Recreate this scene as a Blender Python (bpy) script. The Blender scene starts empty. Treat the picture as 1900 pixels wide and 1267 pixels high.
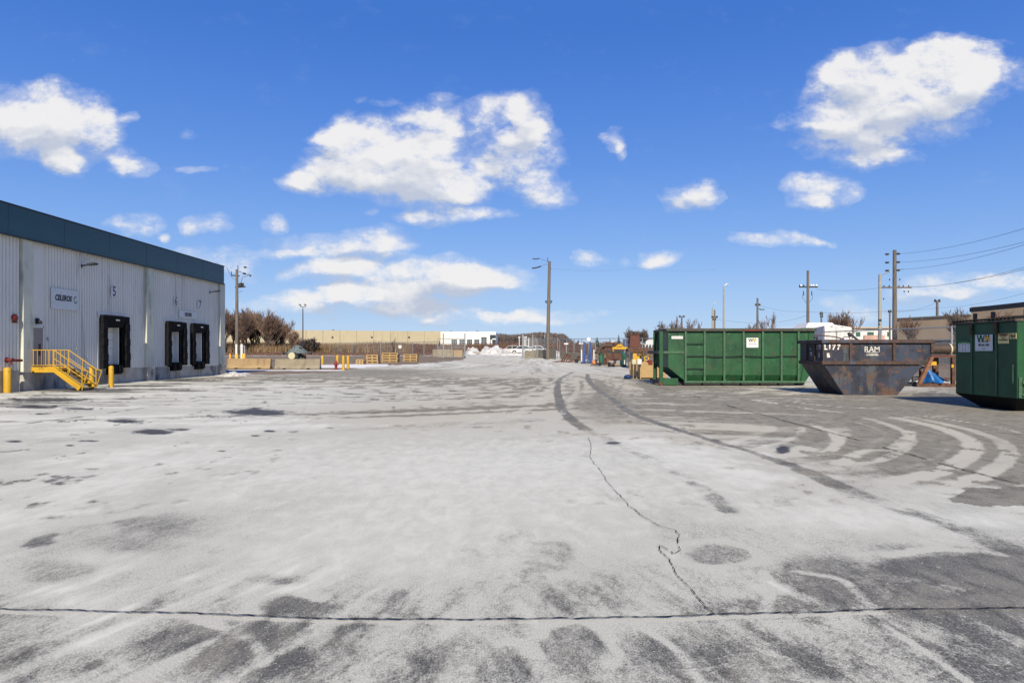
import bpy, math, random
import numpy as np
from mathutils import Vector, Matrix
random.seed(7); rng = np.random.default_rng(7)
sc = bpy.context.scene
R = math.radians
F = 1267.0; H = 1.5; HY = 650.0; CX = 950.0     # focal length in photograph pixels, eye height, horizon row

# ------------------------------------------------------------------ camera, world, sun, exposure
cam_d = bpy.data.cameras.new('camera'); cam = bpy.data.objects.new('camera', cam_d)
sc.collection.objects.link(cam); sc.camera = cam
cam_d.sensor_width = 36; cam_d.lens = 36 * F / 1900
cam_d.shift_y = 16.5 / 1900
cam_d.clip_start = 0.1; cam_d.clip_end = 5000
cam.location = (0, 0, H); cam.rotation_euler = (R(90), 0, 0)
SUN_EL, SUN_AZ = R(36), R(2)     # sun behind the camera, a little to the right
sun_d = bpy.data.lights.new('sun', 'SUN'); sun = bpy.data.objects.new('sun', sun_d)
sc.collection.objects.link(sun)
sun_d.energy = 4.3; sun_d.angle = R(0.55); sun_d.color = (1.0, 0.90, 0.73)
sdir = Vector((math.sin(SUN_AZ) * math.cos(SUN_EL), -math.cos(SUN_AZ) * math.cos(SUN_EL), math.sin(SUN_EL)))
sun.rotation_euler = sdir.to_track_quat('Z', 'Y').to_euler()
sun.location = (10, -20, 30)
sc.view_settings.view_transform = 'Standard'; sc.view_settings.look = 'None'
sc.view_settings.exposure = 0.70; sc.view_settings.gamma = 1; sc.view_settings.use_curve_mapping = False

world = bpy.data.worlds.new('World'); sc.world = world; world.use_nodes = True
wn = world.node_tree.nodes; wl = world.node_tree.links; wn.clear()

def nd(nt, typ, **kw):
    n = nt.nodes.new(typ)
    for k, v in kw.items():
        if k == 'op': n.operation = v
        elif k.startswith('i_'): n.inputs[int(k[2:])].default_value = v
        else: setattr(n, k, v)
    return n

CL = [  # cumulus in view: centre and half sizes, in photograph pixels, and weight
 (50,210,120,50,1.3),(125,250,85,50,1.2),(10,245,70,45,1),(120,298,42,24,1),(190,235,40,28,.7),(242,217,20,10,.8),
 (240,303,46,18,1.05),(225,283,32,14,.7),(385,302,36,7,.55),(350,245,18,10,.4),(240,410,54,21,1.05),(298,437,17,8,.7),(382,415,40,20,1.05),
 (512,411,26,13,.9),(400,478,78,22,.8),(440,505,50,16,.55),
 (720,270,120,60,1.3),(650,290,80,45,1.0),(770,320,120,50,1.3),(585,330,55,26,1),(548,345,36,20,1),(605,252,45,14,.7),
 (800,203,60,26,.8),(700,182,38,9,.6),(820,255,60,45,.6),(930,225,58,50,1.2),(985,215,34,45,.9),(960,300,70,45,1.1),
 (1010,355,48,24,.9),(1010,255,34,30,.6),(860,396,88,19,1.1),(775,403,32,12,.7),(830,350,70,32,.9),(685,387,20,10,.5),
 (1144,252,20,18,.8),(1158,268,13,18,.7),
 (620,452,120,26,.9),(715,445,58,26,.9),(545,468,72,13,.7),(760,512,180,36,1.3),(630,497,64,17,.8),(890,525,95,32,1.2),(555,507,26,11,.6),
 (670,560,180,25,1.15),(600,548,90,13,.7),(800,575,90,14,.5),(900,587,120,13,.8),(1000,586,110,10,.7),(790,594,50,7,.6),
 (1283,362,48,33,1.15),(1535,350,58,26,1.1),(1500,377,38,14,.9),(1590,365,20,16,.5),
 (1690,150,115,62,1.3),(1765,140,85,66,1.1),(1600,200,90,55,1.2),(1530,225,62,26,1.1),(1590,275,85,34,1.1),(1700,225,110,42,.75),(1850,140,60,34,.5),(1590,130,50,30,.8),(1640,300,60,18,.6),
 (1770,90,70,26,.7),(1560,140,44,36,.7),(1840,80,50,10,.35),
 (1405,454,50,11,.9),(1480,446,56,12,.9),(1525,443,24,8,.5),
 (1088,480,32,17,1.1),(1148,482,24,11,.5),(1230,475,44,17,1.1),
 (1710,540,70,22,1.0),(1800,525,70,22,1.1),(1875,518,60,13,.9),(1555,566,42,13,.5),(1600,590,60,14,.5),(1480,610,60,10,.5),
]
def cloud_group():
    g = bpy.data.node_groups.new('cloud_field', 'ShaderNodeTree')
    g.interface.new_socket('P', in_out='INPUT', socket_type='NodeSocketVector')
    g.interface.new_socket('F', in_out='OUTPUT', socket_type='NodeSocketFloat')
    gi = g.nodes.new('NodeGroupInput'); go = g.nodes.new('NodeGroupOutput'); prev = None
    for cx, cy, rx, ry, w in CL:
        u, v, a, b = (cx-CX)/F, (HY-cy)/F, F/(rx*1.34), F/(ry*1.34)
        m = nd(g, 'ShaderNodeVectorMath', op='MULTIPLY_ADD'); m.inputs[1].default_value = (a, b, 0); m.inputs[2].default_value = (-u*a, -v*b, 0)
        g.links.new(gi.outputs[0], m.inputs[0])
        d = nd(g, 'ShaderNodeVectorMath', op='DOT_PRODUCT'); g.links.new(m.outputs[0], d.inputs[0]); g.links.new(m.outputs[0], d.inputs[1])
        s = nd(g, 'ShaderNodeMath', op='SUBTRACT', use_clamp=True); s.inputs[0].default_value = 1; g.links.new(d.outputs['Value'], s.inputs[1])
        ad = nd(g, 'ShaderNodeMath', op='MULTIPLY_ADD'); g.links.new(s.outputs[0], ad.inputs[0]); ad.inputs[1].default_value = w
        if prev: g.links.new(prev.outputs[0], ad.inputs[2])
        else: ad.inputs[2].default_value = 0
        prev = ad
    g.links.new(prev.outputs[0], go.inputs[0])
    return g

def build_world():
    nt = world.node_tree; L = wl.new
    tc = nd(nt, 'ShaderNodeTexCoord')
    sky = nd(nt, 'ShaderNodeTexSky', sky_type='NISHITA', sun_disc=False)
    sky.sun_elevation = SUN_EL; sky.sun_rotation = math.pi - SUN_AZ
    sky.air_density = 1.0; sky.dust_density = 0.4; sky.ozone_density = 3.0; sky.altitude = 100
    hs = nd(nt, 'ShaderNodeHueSaturation'); hs.inputs['Saturation'].default_value = 1.15; L(sky.outputs[0], hs.inputs['Color'])
    sep = nd(nt, 'ShaderNodeSeparateXYZ'); L(tc.outputs['Generated'], sep.inputs[0])
    def math_(op, a, b=None, c=None, clamp=False):
        n = nd(nt, 'ShaderNodeMath', op=op, use_clamp=clamp)
        for i, v in enumerate((a, b, c)):
            if v is None: continue
            if isinstance(v, (int, float)): n.inputs[i].default_value = v
            else: L(v, n.inputs[i])
        return n.outputs[0]
    y = math_('MAXIMUM', sep.outputs[1], 0.03)
    u = math_('DIVIDE', sep.outputs[0], y); v = math_('DIVIDE', sep.outputs[2], y)
    cmb = nd(nt, 'ShaderNodeCombineXYZ'); L(u, cmb.inputs[0]); L(v, cmb.inputs[1])
    # ragged edges: noise in two sizes bends the outlines
    mp = nd(nt, 'ShaderNodeVectorMath', op='MULTIPLY'); mp.inputs[1].default_value = (1, 1.5, 1); L(cmb.outputs[0], mp.inputs[0])
    n1 = nd(nt, 'ShaderNodeTexNoise'); n1.inputs['Scale'].default_value = 9; n1.inputs['Detail'].default_value = 6; L(mp.outputs[0], n1.inputs['Vector'])
    c1 = nd(nt, 'ShaderNodeVectorMath', op='MULTIPLY_ADD'); c1.inputs[1].default_value = (.11, .06, 0); c1.inputs[2].default_value = (-.055, -.03, 0)
    L(n1.outputs['Color'], c1.inputs[0])
    p = nd(nt, 'ShaderNodeVectorMath', op='ADD'); L(cmb.outputs[0], p.inputs[0]); L(c1.outputs[0], p.inputs[1])
    n2 = nd(nt, 'ShaderNodeTexNoise'); n2.inputs['Scale'].default_value = 17; n2.inputs['Detail'].default_value = 14; n2.inputs['Roughness'].default_value = .66; L(mp.outputs[0], n2.inputs['Vector'])
    grp = cloud_group()
    A = nd(nt, 'ShaderNodeGroup'); A.node_tree = grp; L(p.outputs[0], A.inputs[0])
    off = nd(nt, 'ShaderNodeVectorMath', op='ADD'); off.inputs[1].default_value = (.008, .024, 0); L(p.outputs[0], off.inputs[0])
    B = nd(nt, 'ShaderNodeGroup'); B.node_tree = grp; L(off.outputs[0], B.inputs[0])
    fa = math_('MINIMUM', A.outputs[0], 1.5)
    fa = math_('POWER', fa, .75)
    fa = math_('MULTIPLY', fa, 1.25); nn = math_('MULTIPLY_ADD', n2.outputs['Fac'], 3.3, -2.22)
    val = math_('ADD', fa, nn)
    mask = nd(nt, 'ShaderNodeMapRange', interpolation_type='SMOOTHSTEP'); L(val, mask.inputs[0]); mask.inputs[1].default_value = 0.0; mask.inputs[2].default_value = 1.15
    fr = nd(nt, 'ShaderNodeMapRange', interpolation_type='SMOOTHSTEP'); L(math_('MULTIPLY_ADD', n1.outputs['Fac'], 1.2, math_('ADD', val, -.6)), fr.inputs[0]); fr.inputs[1].default_value = -.45; fr.inputs[2].default_value = .9; fr.inputs[4].default_value = .42
    near = nd(nt, 'ShaderNodeMapRange', interpolation_type='SMOOTHSTEP'); L(A.outputs[0], near.inputs[0]); near.inputs[1].default_value = 0.0; near.inputs[2].default_value = .22; near.inputs[3].default_value = .22
    maskf = math_('MAXIMUM', mask.outputs[0], math_('MULTIPLY', fr.outputs[0], near.outputs[0]))
    # the sky goes on outside the frame with scattered cumulus of the same kind
    zz = math_('MAXIMUM', sep.outputs[2], 0.04)
    gx = math_('DIVIDE', sep.outputs[0], zz); gy = math_('DIVIDE', sep.outputs[1], zz)
    gc = nd(nt, 'ShaderNodeCombineXYZ'); L(gx, gc.inputs[0]); L(gy, gc.inputs[1])
    n3 = nd(nt, 'ShaderNodeTexNoise'); n3.inputs['Scale'].default_value = 1.1; n3.inputs['Detail'].default_value = 9; n3.inputs['Roughness'].default_value = .55; L(gc.outputs[0], n3.inputs['Vector'])
    gm = nd(nt, 'ShaderNodeMapRange', interpolation_type='SMOOTHSTEP'); L(n3.outputs['Fac'], gm.inputs[0]); gm.inputs[1].default_value = .57; gm.inputs[2].default_value = .68
    au = math_('ABSOLUTE', u)
    o1 = nd(nt, 'ShaderNodeMapRange'); L(au, o1.inputs[0]); o1.inputs[1].default_value = .8; o1.inputs[2].default_value = .95
    o2 = nd(nt, 'ShaderNodeMapRange'); L(v, o2.inputs[0]); o2.inputs[1].default_value = .56; o2.inputs[2].default_value = .7
    out = math_('MAXIMUM', o1.outputs[0], o2.outputs[0])
    back = math_('LESS_THAN', sep.outputs[1], 0.05); out = math_('MAXIMUM', out, back)
    up = nd(nt, 'ShaderNodeMapRange'); L(sep.outputs[2], up.inputs[0]); up.inputs[1].default_value = 0.02; up.inputs[2].default_value = .12
    gmask = math_('MULTIPLY', gm.outputs[0], out); gmask = math_('MULTIPLY', gmask, up.outputs[0])
    mk = math_('MAXIMUM', maskf, gmask)
    mk = math_('MULTIPLY', mk, .97)
    # sunlit white, blue-grey where much cloud lies above
    o2v = nd(nt, 'ShaderNodeVectorMath', op='ADD'); o2v.inputs[1].default_value = (.004, .011, 0); L(mp.outputs[0], o2v.inputs[0])
    n5 = nd(nt, 'ShaderNodeTexNoise'); n5.inputs['Scale'].default_value = 17; n5.inputs['Detail'].default_value = 7; n5.inputs['Roughness'].default_value = .6; L(o2v.outputs[0], n5.inputs['Vector'])
    relief = math_('SUBTRACT', n5.outputs['Fac'], n2.outputs['Fac'])
    sh = math_('SUBTRACT', math_('MINIMUM', B.outputs[0], 2.0), math_('MINIMUM', A.outputs[0], 2.0))
    sh = math_('MULTIPLY_ADD', sh, 1.35, .30); sh = math_('MULTIPLY_ADD', relief, 1.9, sh)
    n4 = nd(nt, 'ShaderNodeTexNoise'); n4.inputs['Scale'].default_value = 9; n4.inputs['Detail'].default_value = 6; L(p.outputs[0], n4.inputs['Vector'])
    sh = math_('ADD', sh, math_('MULTIPLY_ADD', n4.outputs['Fac'], 1.6, -.78), clamp=True)
    lowv = nd(nt, 'ShaderNodeMapRange'); L(v, lowv.inputs[0]); lowv.inputs[1].default_value = .03; lowv.inputs[2].default_value = .3; lowv.inputs[3].default_value = 1.0; lowv.inputs[4].default_value = .9
    sh = math_('MULTIPLY', sh, lowv.outputs[0])
    cc = nd(nt, 'ShaderNodeMix', data_type='RGBA'); L(sh, cc.inputs[0])
    cc.inputs[6].default_value = (5.45, 5.4, 5.4, 1); cc.inputs[7].default_value = (3.15, 3.5, 4.25, 1)
    # sky colour
    el = nd(nt, 'ShaderNodeValToRGB'); er = el.color_ramp; L(sep.outputs[2], el.inputs[0]); er.interpolation = 'B_SPLINE'
    K = 7.0
    for i, (pos, c) in enumerate(((0.0, (2.75,3.75,5.2)), (.05, (2.2,3.3,5.2)), (.14, (1.30,2.45,5.0)), (.26, (.66,1.65,4.6)), (.42, (.26,1.05,3.9)), (1.0, (.16,.75,2.9)))):
        e = er.elements[i] if i < 2 else er.elements.new(pos)
        e.position = pos; e.color = tuple(v_/K for v_ in c)+(1,)
    em = nd(nt, 'ShaderNodeVectorMath', op='SCALE'); L(el.outputs[0], em.inputs[0]); em.inputs['Scale'].default_value = K
    sm = nd(nt, 'ShaderNodeMix', data_type='RGBA'); sm.inputs[0].default_value = .88; L(hs.outputs[0], sm.inputs[6]); L(em.outputs[0], sm.inputs[7])
    skyc = sm.outputs[2]
    mx = nd(nt, 'ShaderNodeMix', data_type='RGBA'); L(mk, mx.inputs[0]); L(skyc, mx.inputs[6]); L(cc.outputs[2], mx.inputs[7])
    bg = nd(nt, 'ShaderNodeBackground'); bg.inputs[1].default_value = .10; L(mx.outputs[2], bg.inputs[0])
    wo = nd(nt, 'ShaderNodeOutputWorld'); L(bg.outputs[0], wo.inputs[0])
build_world()
world.cycles.sampling_method = 'MANUAL'; world.cycles.sample_map_resolution = 512

# ------------------------------------------------------------------ geometry helpers
def zt(y): return float(np.interp(y, [0, 60, 95, 140, 200, 4000], [0, 0, .42, .75, .8, .8]))
def G(px, py):
    """ground point seen at photograph pixel px, py"""
    a, b = 1.0, 400.0
    for _ in range(50):
        m = (a+b)/2
        if HY + (H-zt(m))*F/m > py: a = m
        else: b = m
    return ((px-CX)/F*a, a, zt(a))
def XA(px, d): return (px-CX)/F*d
def ZA(py, d): return H + (HY-py)/F*d

class MB:
    def __init__(s): s.v = []; s.f = []; s.m = []; s.mi = 0
    def quad(s, *p):
        n = len(s.v); s.v += [tuple(q) for q in p]; s.f.append(tuple(range(n, n+len(p)))); s.m.append(s.mi)
    def box(s, x0, y0, z0, x1, y1, z1, M=None):
        c = [(x0,y0,z0),(x1,y0,z0),(x1,y1,z0),(x0,y1,z0),(x0,y0,z1),(x1,y0,z1),(x1,y1,z1),(x0,y1,z1)]
        s.hexa(c, M); return s
    def hexa(s, c, M=None):
        if M is not None: c = [tuple(M @ Vector(q)) for q in c]
        n = len(s.v); s.v += [tuple(q) for q in c]
        for f in ((0,3,2,1),(4,5,6,7),(0,1,5,4),(1,2,6,5),(2,3,7,6),(3,0,4,7)):
            s.f.append(tuple(n+i for i in f)); s.m.append(s.mi)
        return s
    def bar(s, a, b, w, t=None):
        """square section bar from a to b"""
        t = t or w; a = Vector(a); b = Vector(b); d = (b-a)
        if d.length < 1e-6: return s
        d.normalize(); up = Vector((0,0,1)) if abs(d.z) < .95 else Vector((0,1,0))
        x = d.cross(up).normalized()*w/2; z = x.normalized().cross(d).normalized()*t/2
        s.hexa([a-x-z, a+x-z, b+x-z, b-x-z, a-x+z, a+x+z, b+x+z, b-x+z]); return s
    def tube(s, pts, r, n=8, cap=True):
        pts = [Vector(p) for p in pts]; rs = r if isinstance(r, (list, tuple)) else [r]*len(pts)
        base = len(s.v); ref = None
        for i, p in enumerate(pts):
            d = (pts[min(i+1, len(pts)-1)] - pts[max(i-1, 0)]).normalized()
            if ref is None:
                ref = d.orthogonal().normalized()
            ref = (ref - d*ref.dot(d)).normalized(); q = d.cross(ref)
            for k in range(n):
                a = 2*math.pi*k/n; s.v.append(tuple(p + (ref*math.cos(a)+q*math.sin(a))*rs[i]))
        for i in range(len(pts)-1):
            for k in range(n):
                a = base+i*n+k; b = base+i*n+(k+1)%n
                s.f.append((a, b, b+n, a+n)); s.m.append(s.mi)
        if cap and n > 2:
            s.f.append(tuple(base+k for k in reversed(range(n)))); s.m.append(s.mi)
            s.f.append(tuple(base+(len(pts)-1)*n+k for k in range(n))); s.m.append(s.mi)
        return s
    def lathe(s, prof, n=16, c=(0,0,0), axis='z'):
        base = len(s.v)
        for (r, z) in prof:
            for k in range(n):
                a = 2*math.pi*k/n; x, y = r*math.cos(a), r*math.sin(a)
                q = (x, y, z) if axis == 'z' else ((z, x, y) if axis == 'x' else (x, z, y))
                s.v.append((c[0]+q[0], c[1]+q[1], c[2]+q[2]))
        for i in range(len(prof)-1):
            for k in range(n):
                a = base+i*n+k; b = base+i*n+(k+1)%n
                s.f.append((a, b, b+n, a+n)); s.m.append(s.mi)
        s.f.append(tuple(base+k for k in range(n))); s.m.append(s.mi)
        s.f.append(tuple(base+(len(prof)-1)*n+k for k in range(n))); s.m.append(s.mi)
        return s
    def prism(s, poly, a, b, M=None):
        """polygon given as (u,v) list, extruded along local y from a to b, u->x v->z"""
        n = len(poly); base = len(s.v)
        P = [(u, a, v) for u, v in poly] + [(u, b, v) for u, v in poly]
        if M is not None: P = [tuple(M @ Vector(q)) for q in P]
        s.v += P
        s.f.append(tuple(base+i for i in range(n))); s.m.append(s.mi)
        s.f.append(tuple(base+n+i for i in reversed(range(n)))); s.m.append(s.mi)
        for i in range(n):
            j = (i+1) % n; s.f.append((base+j, base+i, base+n+i, base+n+j)); s.m.append(s.mi)
        return s
    def build(s, name, mats, parent=None, smooth=False, bevel=0, loc=None):
        me = bpy.data.meshes.new(name); me.from_pydata(s.v, [], s.f)
        for m in (mats if isinstance(mats, (list, tuple)) else [mats]): me.materials.append(m)
        if s.mi or any(s.m): me.polygons.foreach_set('material_index', s.m)
        me.update()
        o = bpy.data.objects.new(name, me); sc.collection.objects.link(o)
        if smooth:
            me.polygons.foreach_set('use_smooth', [True]*len(me.polygons))
            md = o.modifiers.new('split', 'EDGE_SPLIT'); md.split_angle = R(38)
        if bevel:
            md = o.modifiers.new('bevel', 'BEVEL'); md.width = bevel; md.segments = 1; md.limit_method = 'ANGLE'
        if parent: o.parent = parent
        if loc: o.location = loc
        return o

def tag(o, label, cat, group=None, kind=None):
    o['label'] = label; o['category'] = cat
    if group: o['group'] = group
    if kind: o['kind'] = kind
    return o
def thing(name, label, cat, loc=(0,0,0), rz=0, group=None, scale=1):
    o = bpy.data.objects.new(name, None); sc.collection.objects.link(o); o.empty_display_size = .3
    o.location = loc; o.rotation_euler = (0, 0, rz); o.scale = (scale,)*3
    return tag(o, label, cat, group)
KIDS = {}
def copy_tree(o, label, loc, rz=0, scale=None, parent=None):
    c = o.copy(); sc.collection.objects.link(c)
    if parent is None:
        c['label'] = label; c.location = loc; c.rotation_euler = (0, 0, rz)
        if scale: c.scale = scale if isinstance(scale, tuple) else (scale,)*3
    else: c.parent = parent
    for ch in list(o.children):
        if ch.parent == o: copy_tree(ch, None, None, parent=c)
    return c

# ------------------------------------------------------------------ materials
def mat(name, col, rough=.65, metal=0, var=.18, scale=4, bump=0, bscale=40, dirt=None, stretch=(1,1,1), spec=.4, island=0):
    m = bpy.data.materials.new(name); m.use_nodes = True; nt = m.node_tree; L = nt.links.new
    b = nt.nodes['Principled BSDF']; b.inputs['Roughness'].default_value = rough; b.inputs['Metallic'].default_value = metal
    b.inputs['Specular IOR Level'].default_value = spec
    tc = nd(nt, 'ShaderNodeTexCoord'); mp = nd(nt, 'ShaderNodeMapping'); mp.inputs['Scale'].default_value = stretch
    L(tc.outputs['Object'], mp.inputs[0])
    n = nd(nt, 'ShaderNodeTexNoise'); n.inputs['Scale'].default_value = scale; n.inputs['Detail'].default_value = 6; n.inputs['Roughness'].default_value = .6
    L(mp.outputs[0], n.inputs['Vector'])
    mr = nd(nt, 'ShaderNodeMapRange'); L(n.outputs['Fac'], mr.inputs[0]); mr.inputs[1].default_value = .3; mr.inputs[2].default_value = .7
    mx = nd(nt, 'ShaderNodeMix', data_type='RGBA'); L(mr.outputs[0], mx.inputs[0])
    mx.inputs[6].default_value = tuple(c*(1-var) for c in col)+(1,); mx.inputs[7].default_value = tuple(min(1, c*(1+var)) for c in col)+(1,)
    out = mx.outputs[2]
    if island:
        ge = nd(nt, 'ShaderNodeNewGeometry'); hv = nd(nt, 'ShaderNodeHueSaturation')
        v = nd(nt, 'ShaderNodeMapRange'); L(ge.outputs['Random Per Island'], v.inputs[0]); v.inputs[3].default_value = 1-island; v.inputs[4].default_value = 1+island
        L(v.outputs[0], hv.inputs['Value']); L(out, hv.inputs['Color']); out = hv.outputs[0]
    for dd in ([dirt] if dirt and not isinstance(dirt[0], (list,)) else (dirt or [])):
        dcol, amt, dsc, dst = dd
        mp2 = nd(nt, 'ShaderNodeMapping'); mp2.inputs['Scale'].default_value = dst; mp2.inputs['Location'].default_value = (3.3*dsc, 1.7, 9.1*amt); L(tc.outputs['Object'], mp2.inputs[0])
        n2 = nd(nt, 'ShaderNodeTexNoise'); n2.inputs['Scale'].default_value = dsc; n2.inputs['Detail'].default_value = 9; n2.inputs['Roughness'].default_value = .65; L(mp2.outputs[0], n2.inputs['Vector'])
        r2 = nd(nt, 'ShaderNodeMapRange', interpolation_type='SMOOTHSTEP'); L(n2.outputs['Fac'], r2.inputs[0])
        r2.inputs[1].default_value = .63-.3*amt; r2.inputs[2].default_value = .72-.3*amt
        mm = nd(nt, 'ShaderNodeMix', data_type='RGBA'); L(r2.outputs[0], mm.inputs[0]); L(out, mm.inputs[6]); mm.inputs[7].default_value = tuple(dcol)+(1,)
        out = mm.outputs[2]
    L(out, b.inputs['Base Color'])
    if bump:
        nb = nd(nt, 'ShaderNodeTexNoise'); nb.inputs['Scale'].default_value = bscale; nb.inputs['Detail'].default_value = 5; L(tc.outputs['Object'], nb.inputs['Vector'])
        bm = nd(nt, 'ShaderNodeBump'); bm.inputs['Strength'].default_value = bump; bm.inputs['Distance'].default_value = .02
        L(nb.outputs['Fac'], bm.inputs['Height']); L(bm.outputs[0], b.inputs['Normal'])
    return m
RUST = (.085, .042, .026)
one = (1, 1, 1)
m_wall = mat('painted_metal_siding', (.64,.62,.56), .5, .0, .05, .8, dirt=[[(.48,.46,.42), .18, 1.2, (1, 1, .12)]])
m_pil = mat('pilaster_paint', (.52,.52,.43), .7, 0, .08, 1.5, .1, dirt=((.33,.34,.28), .3, 1.5, (1,1,.25)))
m_fas = mat('teal_fascia', (.013,.058,.078), .45, 0, .08, 1)
m_conc = mat('stained_concrete', (.36, .34, .30), .9, 0, .22, 1.6, .4, 30, dirt=[[(.12,.115,.11), .35, 1.3, (1,1,.35)], [(.3,.2,.12), .12, 1.1, (1,1,.6)]])
m_concw = mat('warm_concrete', (.27, .19, .10), .9, 0, .16, 2, .4, 30, dirt=[[(.2,.14,.08), .32, 2.0, (1,1,.2)]])
m_concg = mat('weathered_concrete', (.215, .185, .13), .9, 0, .16, 2, .4, 30, dirt=[[(.17,.14,.1), .3, 2.0, (1,1,.2)]])
m_yel = mat('yellow_paint', (.44, .255, .014), .5, 0, .1, 3, dirt=[[(.20,.13,.04), .2, 5, one], [(.07,.05,.03), .02, 9, one]])
m_black = mat('black_rubber', (.009,.009,.009), .85, 0, .35, 5, .3, 12, spec=.12)
m_dark = mat('dark_metal', (.03, .03, .034), .5, .3, .3, 6)
m_door = mat('white_door', (.66,.65,.61), .5, 0, .04, 2, dirt=((.4,.39,.37), .15, 3, (1,1,.4)))
m_white = mat('white_paint', (.58, .58, .57), .5, 0, .05, 3)
m_signw = mat('sign_white', (.55,.56,.56), .5, 0, .03, 3)
m_ink = mat('black_ink', (.01, .012, .02), .5, 0, .1, 3)
m_redd = mat('dull_red', (.13,.015,.012), .5, 0, .25, 6)
m_greydoor = mat('grey_door', (.24,.21,.19), .5, 0, .1, 2)
GREENRUST = [[(.02,.085,.03), .30, 1.6, (1,1,.2)], [(.006,.035,.014), .22, 2.3, (1,1,.5)], [(.05,.036,.022), .18, 4.5, (1,1,.35)], [(.035,.11,.055), .14, 7, (1,1,.5)]]
m_green = mat('green_bin_paint', (.009, .060, .020), .5, 0, .3, 1.5, .9, 1.6, dirt=GREENRUST)
m_greenrib = mat('worn_green_paint', (.04, .095, .05), .5, 0, .3, 8, dirt=((.07,.05,.03), .14, 7, one))
m_green2 = mat('dark_green_paint', (.009, .060, .020), .5, 0, .3, 2, .8, 1.8, dirt=[[(.05,.03,.015), .05, 6, one],[(.012,.075,.03), .22, 3, (1,1,.2)]])
m_rim = mat('rusty_rim', (.05,.042,.034), .7, 0, .4, 9, .3, dirt=((.03,.09,.04), .32, 5, one))
m_rust = mat('rusty_steel', RUST, .85, 0, .45, 7, .5, 30, dirt=((.05,.025,.018), .4, 6, one))
m_rustr = mat('red_rust_steel', (.085, .030, .020), .8, 0, .35, 6, .4, 30)
m_rusto = mat('orange_rust_steel', (.17, .075, .035), .8, 0, .35, 6, .4, 30)
m_blue = mat('scuffed_navy_paint', (.017,.021,.036), .6, 0, .35, 3, .3, 14,
             dirt=[[(.055,.062,.068), .42, 2.6, (1,1,.25)], [(.03,.04,.065), .40, .9, (1,1,.6)], [(.085,.045,.028), .36, 1.3, (1,1,1.4)], [(.03,.022,.02), .28, 3.5, one], [(.11,.048,.024), .20, 2.6, one]])
m_bluerim = mat('rusted_blue_rim', (.060,.036,.028), .8, 0, .4, 6, .3, dirt=((.05,.06,.09), .34, 3, one))
m_wood = mat('new_pine', (.33, .22, .10), .75, 0, .16, 4, .2, 30, stretch=(1,1,6), island=.12)
m_woodd = mat('pine_batten', (.36, .25, .125), .75, 0, .14, 4, .2, 30, island=.12)
m_pole = mat('weathered_pole', (.12,.10,.08), .9, 0, .3, 6, .4, 20, stretch=(1,1,.12))
m_polec = mat('concrete_pole', (.27,.27,.23), .8, 0, .15, 4)
m_galv = mat('galvanised_steel', (.30, .31, .31), .45, .5, .15, 5)
m_beige = mat('beige_precast', (.36, .315, .215), .8, 0, .06, .5, dirt=((.33,.285,.19), .3, .3, (1,1,.2)))
m_whitew = mat('white_precast', (.60, .585, .54), .7, 0, .03, .3)
m_glass = mat('dark_glass', (.03, .04, .05), .12, 0, .3, .6)
m_snow = mat('old_snow', (.47,.465,.45), .8, 0, .12, 1.4, .6, 5, dirt=((.28,.24,.20), .42, .9, one))
m_bark = mat('tree_bark', (.06,.047,.04), .95, 0, .3, 5)
m_twig = mat('brown_twigs', (.15,.100,.076), .95, 0, .3, 1.2, island=.4)
m_twigg = mat('grey_twigs', (.12,.095,.08), .95, 0, .3, 1.2, island=.35)
m_conif = mat('conifer', (.018, .032, .018), .9, 0, .3, 2, island=.4)
m_reed = mat('tan_reeds', (.19,.125,.07), .95, 0, .35, .12, island=.45)
m_brush = mat('red_brown_brush', (.115,.065,.045), .95, 0, .35, .15, island=.5)
m_tan = mat('tan_brick_wall', (.43,.325,.21), .85, 0, .08, .5)
m_tarp = mat('white_tarp', (.58, .57, .54), .55, 0, .04, 1, 0)
m_bluet = mat('blue_tarp', (.01,.10,.30), .45, 0, .35, 6, .6, 9)
m_bluem = mat('blue_frame', (.015,.05,.19), .55, 0, .3, 4)
m_ggreen = mat('machine_green', (.02, .085, .055), .5, 0, .3, 5)
m_orange = mat('orange_paint', (.42,.15,.05), .6, 0, .25, 6)
m_grey = mat('grey_paint', (.27, .29, .30), .6, 0, .2, 4)
m_pump = mat('grey_green_casting', (.10, .125, .12), .7, 0, .4, 7, .5, 15)
m_cream = mat('cream_cover', (.45,.42,.27), .6, 0, .1, 4)
m_brownpipe = mat('brown_pipe', (.055, .035, .025), .7, 0, .35, 6)
m_hyd = mat('hydrant_red', (.20,.015,.012), .5, 0, .2, 5)
m_wmg = mat('logo_green', (.01, .10, .04), .5, 0, .03, 3)
m_wmy = mat('logo_yellow', (.72, .40, .03), .5, 0, .03, 3)
m_yplate = mat('yellow_sticker', (.66, .55, .22), .5, 0, .05, 3)
m_crack = mat('crack_shadowed_grit', (.03,.024,.018), .95, 0, .5, 30, spec=0)
m_carw = mat('white_car_paint', (.5,.51,.52), .3, 0, .04, 2)
m_carr = mat('silver_car_paint', (.50, .45, .43), .3, .2, .04, 2)
m_tyre = mat('tyre_rubber', (.02, .02, .02), .8, 0, .2, 9)
m_wire = mat('cable', (.02, .02, .02), .6, 0, .1, 3)

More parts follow.
